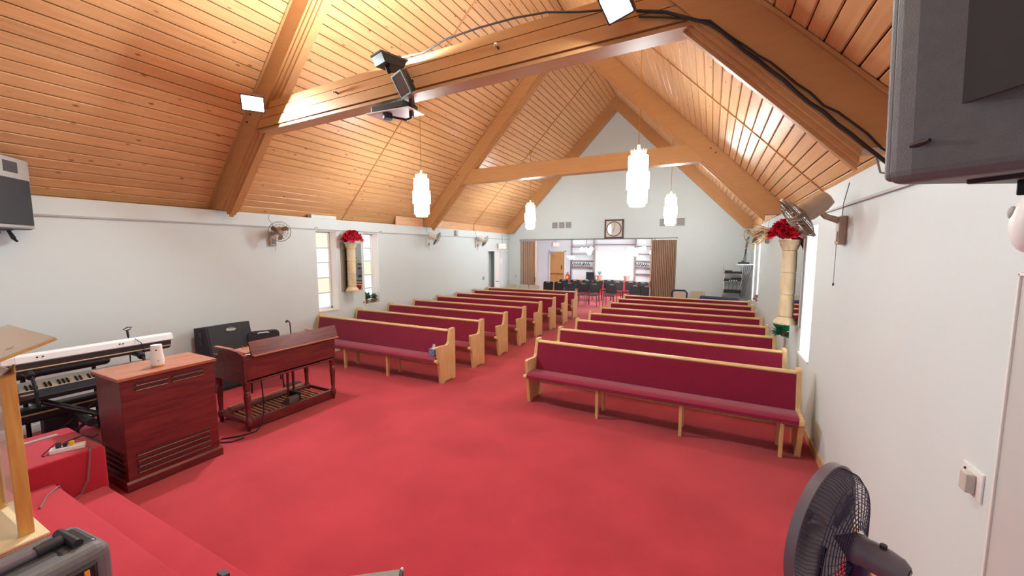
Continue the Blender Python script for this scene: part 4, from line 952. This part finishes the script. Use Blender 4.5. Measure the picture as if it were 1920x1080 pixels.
def shelf_unit(label, x0, x1, zs):
    t = thing('shelf_unit', label, 'shelves', (x0, 19.12, .70), 0, 'shelf units beside the back window')
    for xx in (0, x1-x0): MB().box(xx-.025, xx+.025, .10, .26, 0, 2.04).build('upright', M_POST, t)
    for z in zs: MB().box(.02, x1-x0-.02, .02, .27, z-.70, z-.67).build('shelf', M_SHELF, t)
    return t
shelf_unit('open shelves left of the back window', -6.38, -5.22, (1.34, 1.66, 1.99, 2.33)); shelf_unit('open shelves right of the back window', -3.22, -2.50, (1.06, 1.36, 1.67, 2.0, 2.35))
tag(MB().box(-5.18, -3.25, 19.25, 19.38, 2.44, 2.47).build('wall_shelf', M_SHELF), 'single shelf above the backlit window', 'shelf')
def garland(label, x0, n, z):
    t = thing('leaf_garland', label, 'garland', (x0, 19.12, z))
    rnd = random.Random(n)
    for k in range(n):
        for q in range(2):
            b = MB(); a = .6+.5*rnd.random()+q*.9; petal_mesh(b, (k*.095, -.01, .05+.05*q), (math.cos(a), -.1, math.sin(a)), (0, -1, 0), .13, .028); b.build('leaf', M_BLACK, t)
    MB().tube([(0, 0, .03), (n*.095, 0, .03)], .008, 6).build('stem', M_BLACK, t)
garland('dark leaf garland on the left back shelf', -6.28, 10, 1.37); garland('dark leaf garland on the right back shelf', -3.14, 6, 1.39)
t = thing('monitor_screen', 'dark screen standing on the counter in the back room', 'screen', (-5.33, 19.06, .70))
MB().box(-.20, .20, -.02, .02, .06, .42).build('panel', M_BLACK, t, bevel=.006); MB().box(-.08, .08, -.05, .05, 0, .06).build('stand', M_BLACK, t)
for x, l in ((-4.88, 'terracotta planter with blue flowers on the counter by the window'), (-3.57, 'empty terracotta planter on the counter right of the window')):
    t = thing('planter', l, 'planter', (x, 19.14, .70))
    MB().lathe([(.10, 0), (.14, .22), (.155, .22), (.155, .27), (.12, .27)], n=16).build('pot', mat('pale_terracotta', S(204,164,148), rough=.8), t, smooth=True)
    rnd = random.Random(3); b = MB()
    if x < -4:
        for k in range(14):
            a = rnd.random()*6.28; d = (.5*math.cos(a), .3*math.sin(a), 1); petal_mesh(b, (0, 0, .26), d, (0, 1, .1), .24, .03)
        b.build('stems', mat('pale_blue_flowers', S(130,156,176), rough=.7), t)
t = thing('torchiere_lamp', 'black torchiere floor lamp with lit white bowl in the back room', 'floor lamp', (-6.05, 18.2, 0))
MB().lathe([(.13, 0), (.13, .02), (.02, .03)], n=18).build('base', M_BLKMET, t); MB().tube([(0, 0, .02), (0, 0, 1.77)], .018, 8).build('pole', M_GREYDK, t)
MB().lathe([(.03, 1.76), (.10, 1.80), (.19, 1.905), (.185, 1.91), (.02, 1.79)], n=24).build('bowl', M_GLOBE, t, smooth=True)
t = thing('fire_extinguisher', 'red fire extinguisher beside the back room door', 'extinguisher', (-6.56, 19.25, .62))
MB().lathe([(.07, 0), (.075, .02), (.075, .33), (.03, .40), (.02, .42)], n=16).build('cylinder', M_EXTR, t, smooth=True); MB().box(-.05, .05, -.085, -.07, .13, .27).build('tag_label', M_YEL, t); MB().tube([(-.03, 0, .43), (.05, -.02, .45)], .015, 8).build('lever', M_BLACK, t)
MB().box(-.06, .06, .07, .14, .1, .3).build('bracket', M_BLKMET, t)
def chandelier(label, x, y, z, pts):
    t = thing('globe_chandelier', label, 'chandelier', (x, y, z), 0, 'globe chandeliers in the back room')
    MB().tube([(0, 0, .0), (0, 0, 2.75-z)], .012, 8).build('stem', M_GREYDK, t); MB().sphere((0, 0, 0), .05).build('hub', M_CHROME, t)
    for p in pts:
        MB().tube([(0, 0, 0), p], .01, 6).build('arm', M_CHROME, t); MB().sphere(p, .088, 14, 10).build('globe', M_GLOBE, t, smooth=True)
chandelier('globe chandelier in front of the left back shelves', -4.80, 16.5, 2.25, [(-.19, 0, -.02), (.02, -.16, -.03), (.20, .02, 0), (.10, .14, -.17)])
chandelier('globe chandelier in front of the back window', -2.74, 16.5, 2.24, [(-.26, 0, .01), (-.15, .08, 0), (.0, -.12, -.19), (.19, 0, -.01), (.29, .1, .03)])
chandelier('globe chandelier half hidden by the right accordion curtain', -2.16, 17.6, 2.15, [(-.12, 0, -.05), (-.02, -.1, -.07), (.1, .05, -.02)])
# rows of black chairs in the back room and grey chairs along the wall
proto = thing('stacking_chair', '', 'chair'); chair_parts(proto, M_BLACKV, M_BLKMET)
CH = [(-6.16, 15.32, 'black chair at the left end of the front row in the back room'), (-5.68, 15.35, 'second black chair from the left in the front row'), (-5.17, 15.25, 'third black chair from the left in the front row'),
      (-4.60, 15.22, 'fourth black chair from the left, beside the aisle end'), (-4.14, 15.25, 'fifth black chair from the left, at the head of the aisle'), (-3.48, 15.30, 'black chair standing apart in the middle of the aisle head'),
      (-2.57, 15.20, 'black chair partly behind the right rear pew'), (-2.10, 15.05, 'black chair next to the right accordion curtain'),
      (-5.98, 16.75, 'leftmost chair of the second row, in front of the door'), (-5.42, 16.70, 'second row chair in front of the counter corner'), (-4.92, 16.85, 'second row chair behind the aisle chairs on the left'), (-4.45, 16.85, 'second row chair left of the window planter'),
      (-4.05, 17.35, 'second row chair below the left window planter'), (-3.52, 16.70, 'second row chair below the middle of the window'), (-3.05, 16.95, 'second row chair below the right window planter'), (-2.52, 16.75, 'second row chair at the right, near the curtain')]
for i, (x, y, l) in enumerate(CH):
    o = proto if i == 0 else copy_tree(proto)
    o.location = (x, y, 0); o.rotation_euler = (0, 0, random.uniform(-.08, .08)); o['label'] = l; o['category'] = 'chair'; o['group'] = 'black stacking chairs in the back room'
gp = thing('folding_chair', '', 'chair'); chair_parts(gp, M_GREYCH, M_GREYCH, False)
for i, (x, l) in enumerate(((-6.93, 'grey metal chair nearest the side door'), (-6.45, 'middle grey metal chair before the left curtain'), (-5.98, 'grey metal chair at the right, before the left curtain'))):
    o = gp if i == 0 else copy_tree(gp); o.location = (x, 13.45, 0); o['label'] = l; o['category'] = 'chair'; o['group'] = 'grey chairs along the back wall'
for k, (x, y, l, m) in enumerate(((-.88, 13.55, 'dark framed chair right of the accordion curtain', M_BLKMET), (-.36, 13.80, 'beige metal chair behind the navy covered table', M_BEIGE))):
    o = thing('folding_chair', l, 'chair', (x, y, 0)); chair_parts(o, M_BEIGE, m, False)
    if k == 0: MB().tube([(-.21, .19, .60), (-.225, .21, .82), (-.16, .23, .90), (.16, .23, .90), (.225, .21, .82), (.21, .19, .60)], .024, 8).build('padded_rim', M_BLUE, o, smooth=True)
t = thing('covered_table', 'low table under a navy cloth before the back wall', 'table', (.02, 13.20, 0))
b = MB(); b.add([(-.42, -.22, .30), (.76, -.22, .30), (.76, .28, .30), (-.42, .28, .30), (-.28, -.20, .80), (.74, -.20, .77), (.74, .26, .77), (-.28, .26, .80)], [(3,2,1,0), (4,5,6,7), (0,1,5,4), (1,2,6,5), (2,3,7,6), (3,0,4,7)]); b.build('cloth', M_BLUE, t, bevel=.02)
for lx in (-.25, .7):
    for ly in (-.18, .24): MB().tube([(lx, ly, 0), (lx, ly, .5)], .015, 6).build('leg', M_BLKMET, t)
t = thing('equipment_rack', 'open metal rack stacked with black sound equipment at the back right', 'rack', (.36, 13.62, 0))
for xx in (0, .48):
    for yy in (0, .32): MB().tube([(xx, yy, 0), (xx, yy, 1.56)], .010, 6).build('post', M_CHROME, t)
for z in (.88, 1.24, 1.48): MB().box(-.02, .50, -.02, .34, z, z+.015).build('shelf', M_VENT, t)
for z, h, x0, x1, l in ((.895, .10, .0, .48, ''), (1.255, .07, .0, .46, ''), (1.325, .035, .2, .47, ''), (1.495, .055, .0, .48, ''), (1.55, .03, .02, .22, '')):
    MB().box(x0, x1, .0, .28, z, z+h).build('rack_unit', M_BLACK, t, bevel=.004)
for xx in (.05, .14, .25, .35): MB().tube([(xx, .3, 1.24), (xx+.02, .28, 1.1), (xx-.01, .3, .95)], .006, 5).build('lead', M_CABLE, t)
for xx, dx in ((.0, -.02), (.46, -.03)): MB().tube([(xx, .02, 1.55), (xx+dx, .02, 1.72)], .005, 6).build('antenna', M_BLKMET, t)
for k in range(4): MB().box(.14+.06*k, .17+.06*k, -.004, .0, 1.275, 1.30).build('panel_light', M_WHITEPL, t)
t = thing('corner_shelf', 'small white wall shelf with router and cables in the right rear corner', 'shelf', (XR, 13.35, 1.80))
MB().box(-.42, 0, -.16, .16, -.03, 0).build('board', M_WHITEPL, t, bevel=.004); MB().box(-.38, -.10, -.10, .10, 0, .05).build('router', M_BLACK, t, bevel=.006); MB().box(-.30, -.22, -.12, -.02, .05, .09).build('adapter', M_GREYDK, t)
for k in range(5): MB().tube([(-.26+.02*k, .0, .05), (-.22+.01*k, .02, .3+.02*k), (-.20+.015*k, .0, .72), (-.12, .1, .80)], .005, 5).build('upper_lead', M_CABLE, t)
for k in range(5): MB().tube([(-.22+.05*k, .0, -.03), (-.24+.03*k, .0, -.5), (-.30+.03*k, .02, -.95-.02*k)], .007, 5).build('lower_lead', M_CABLE, t)
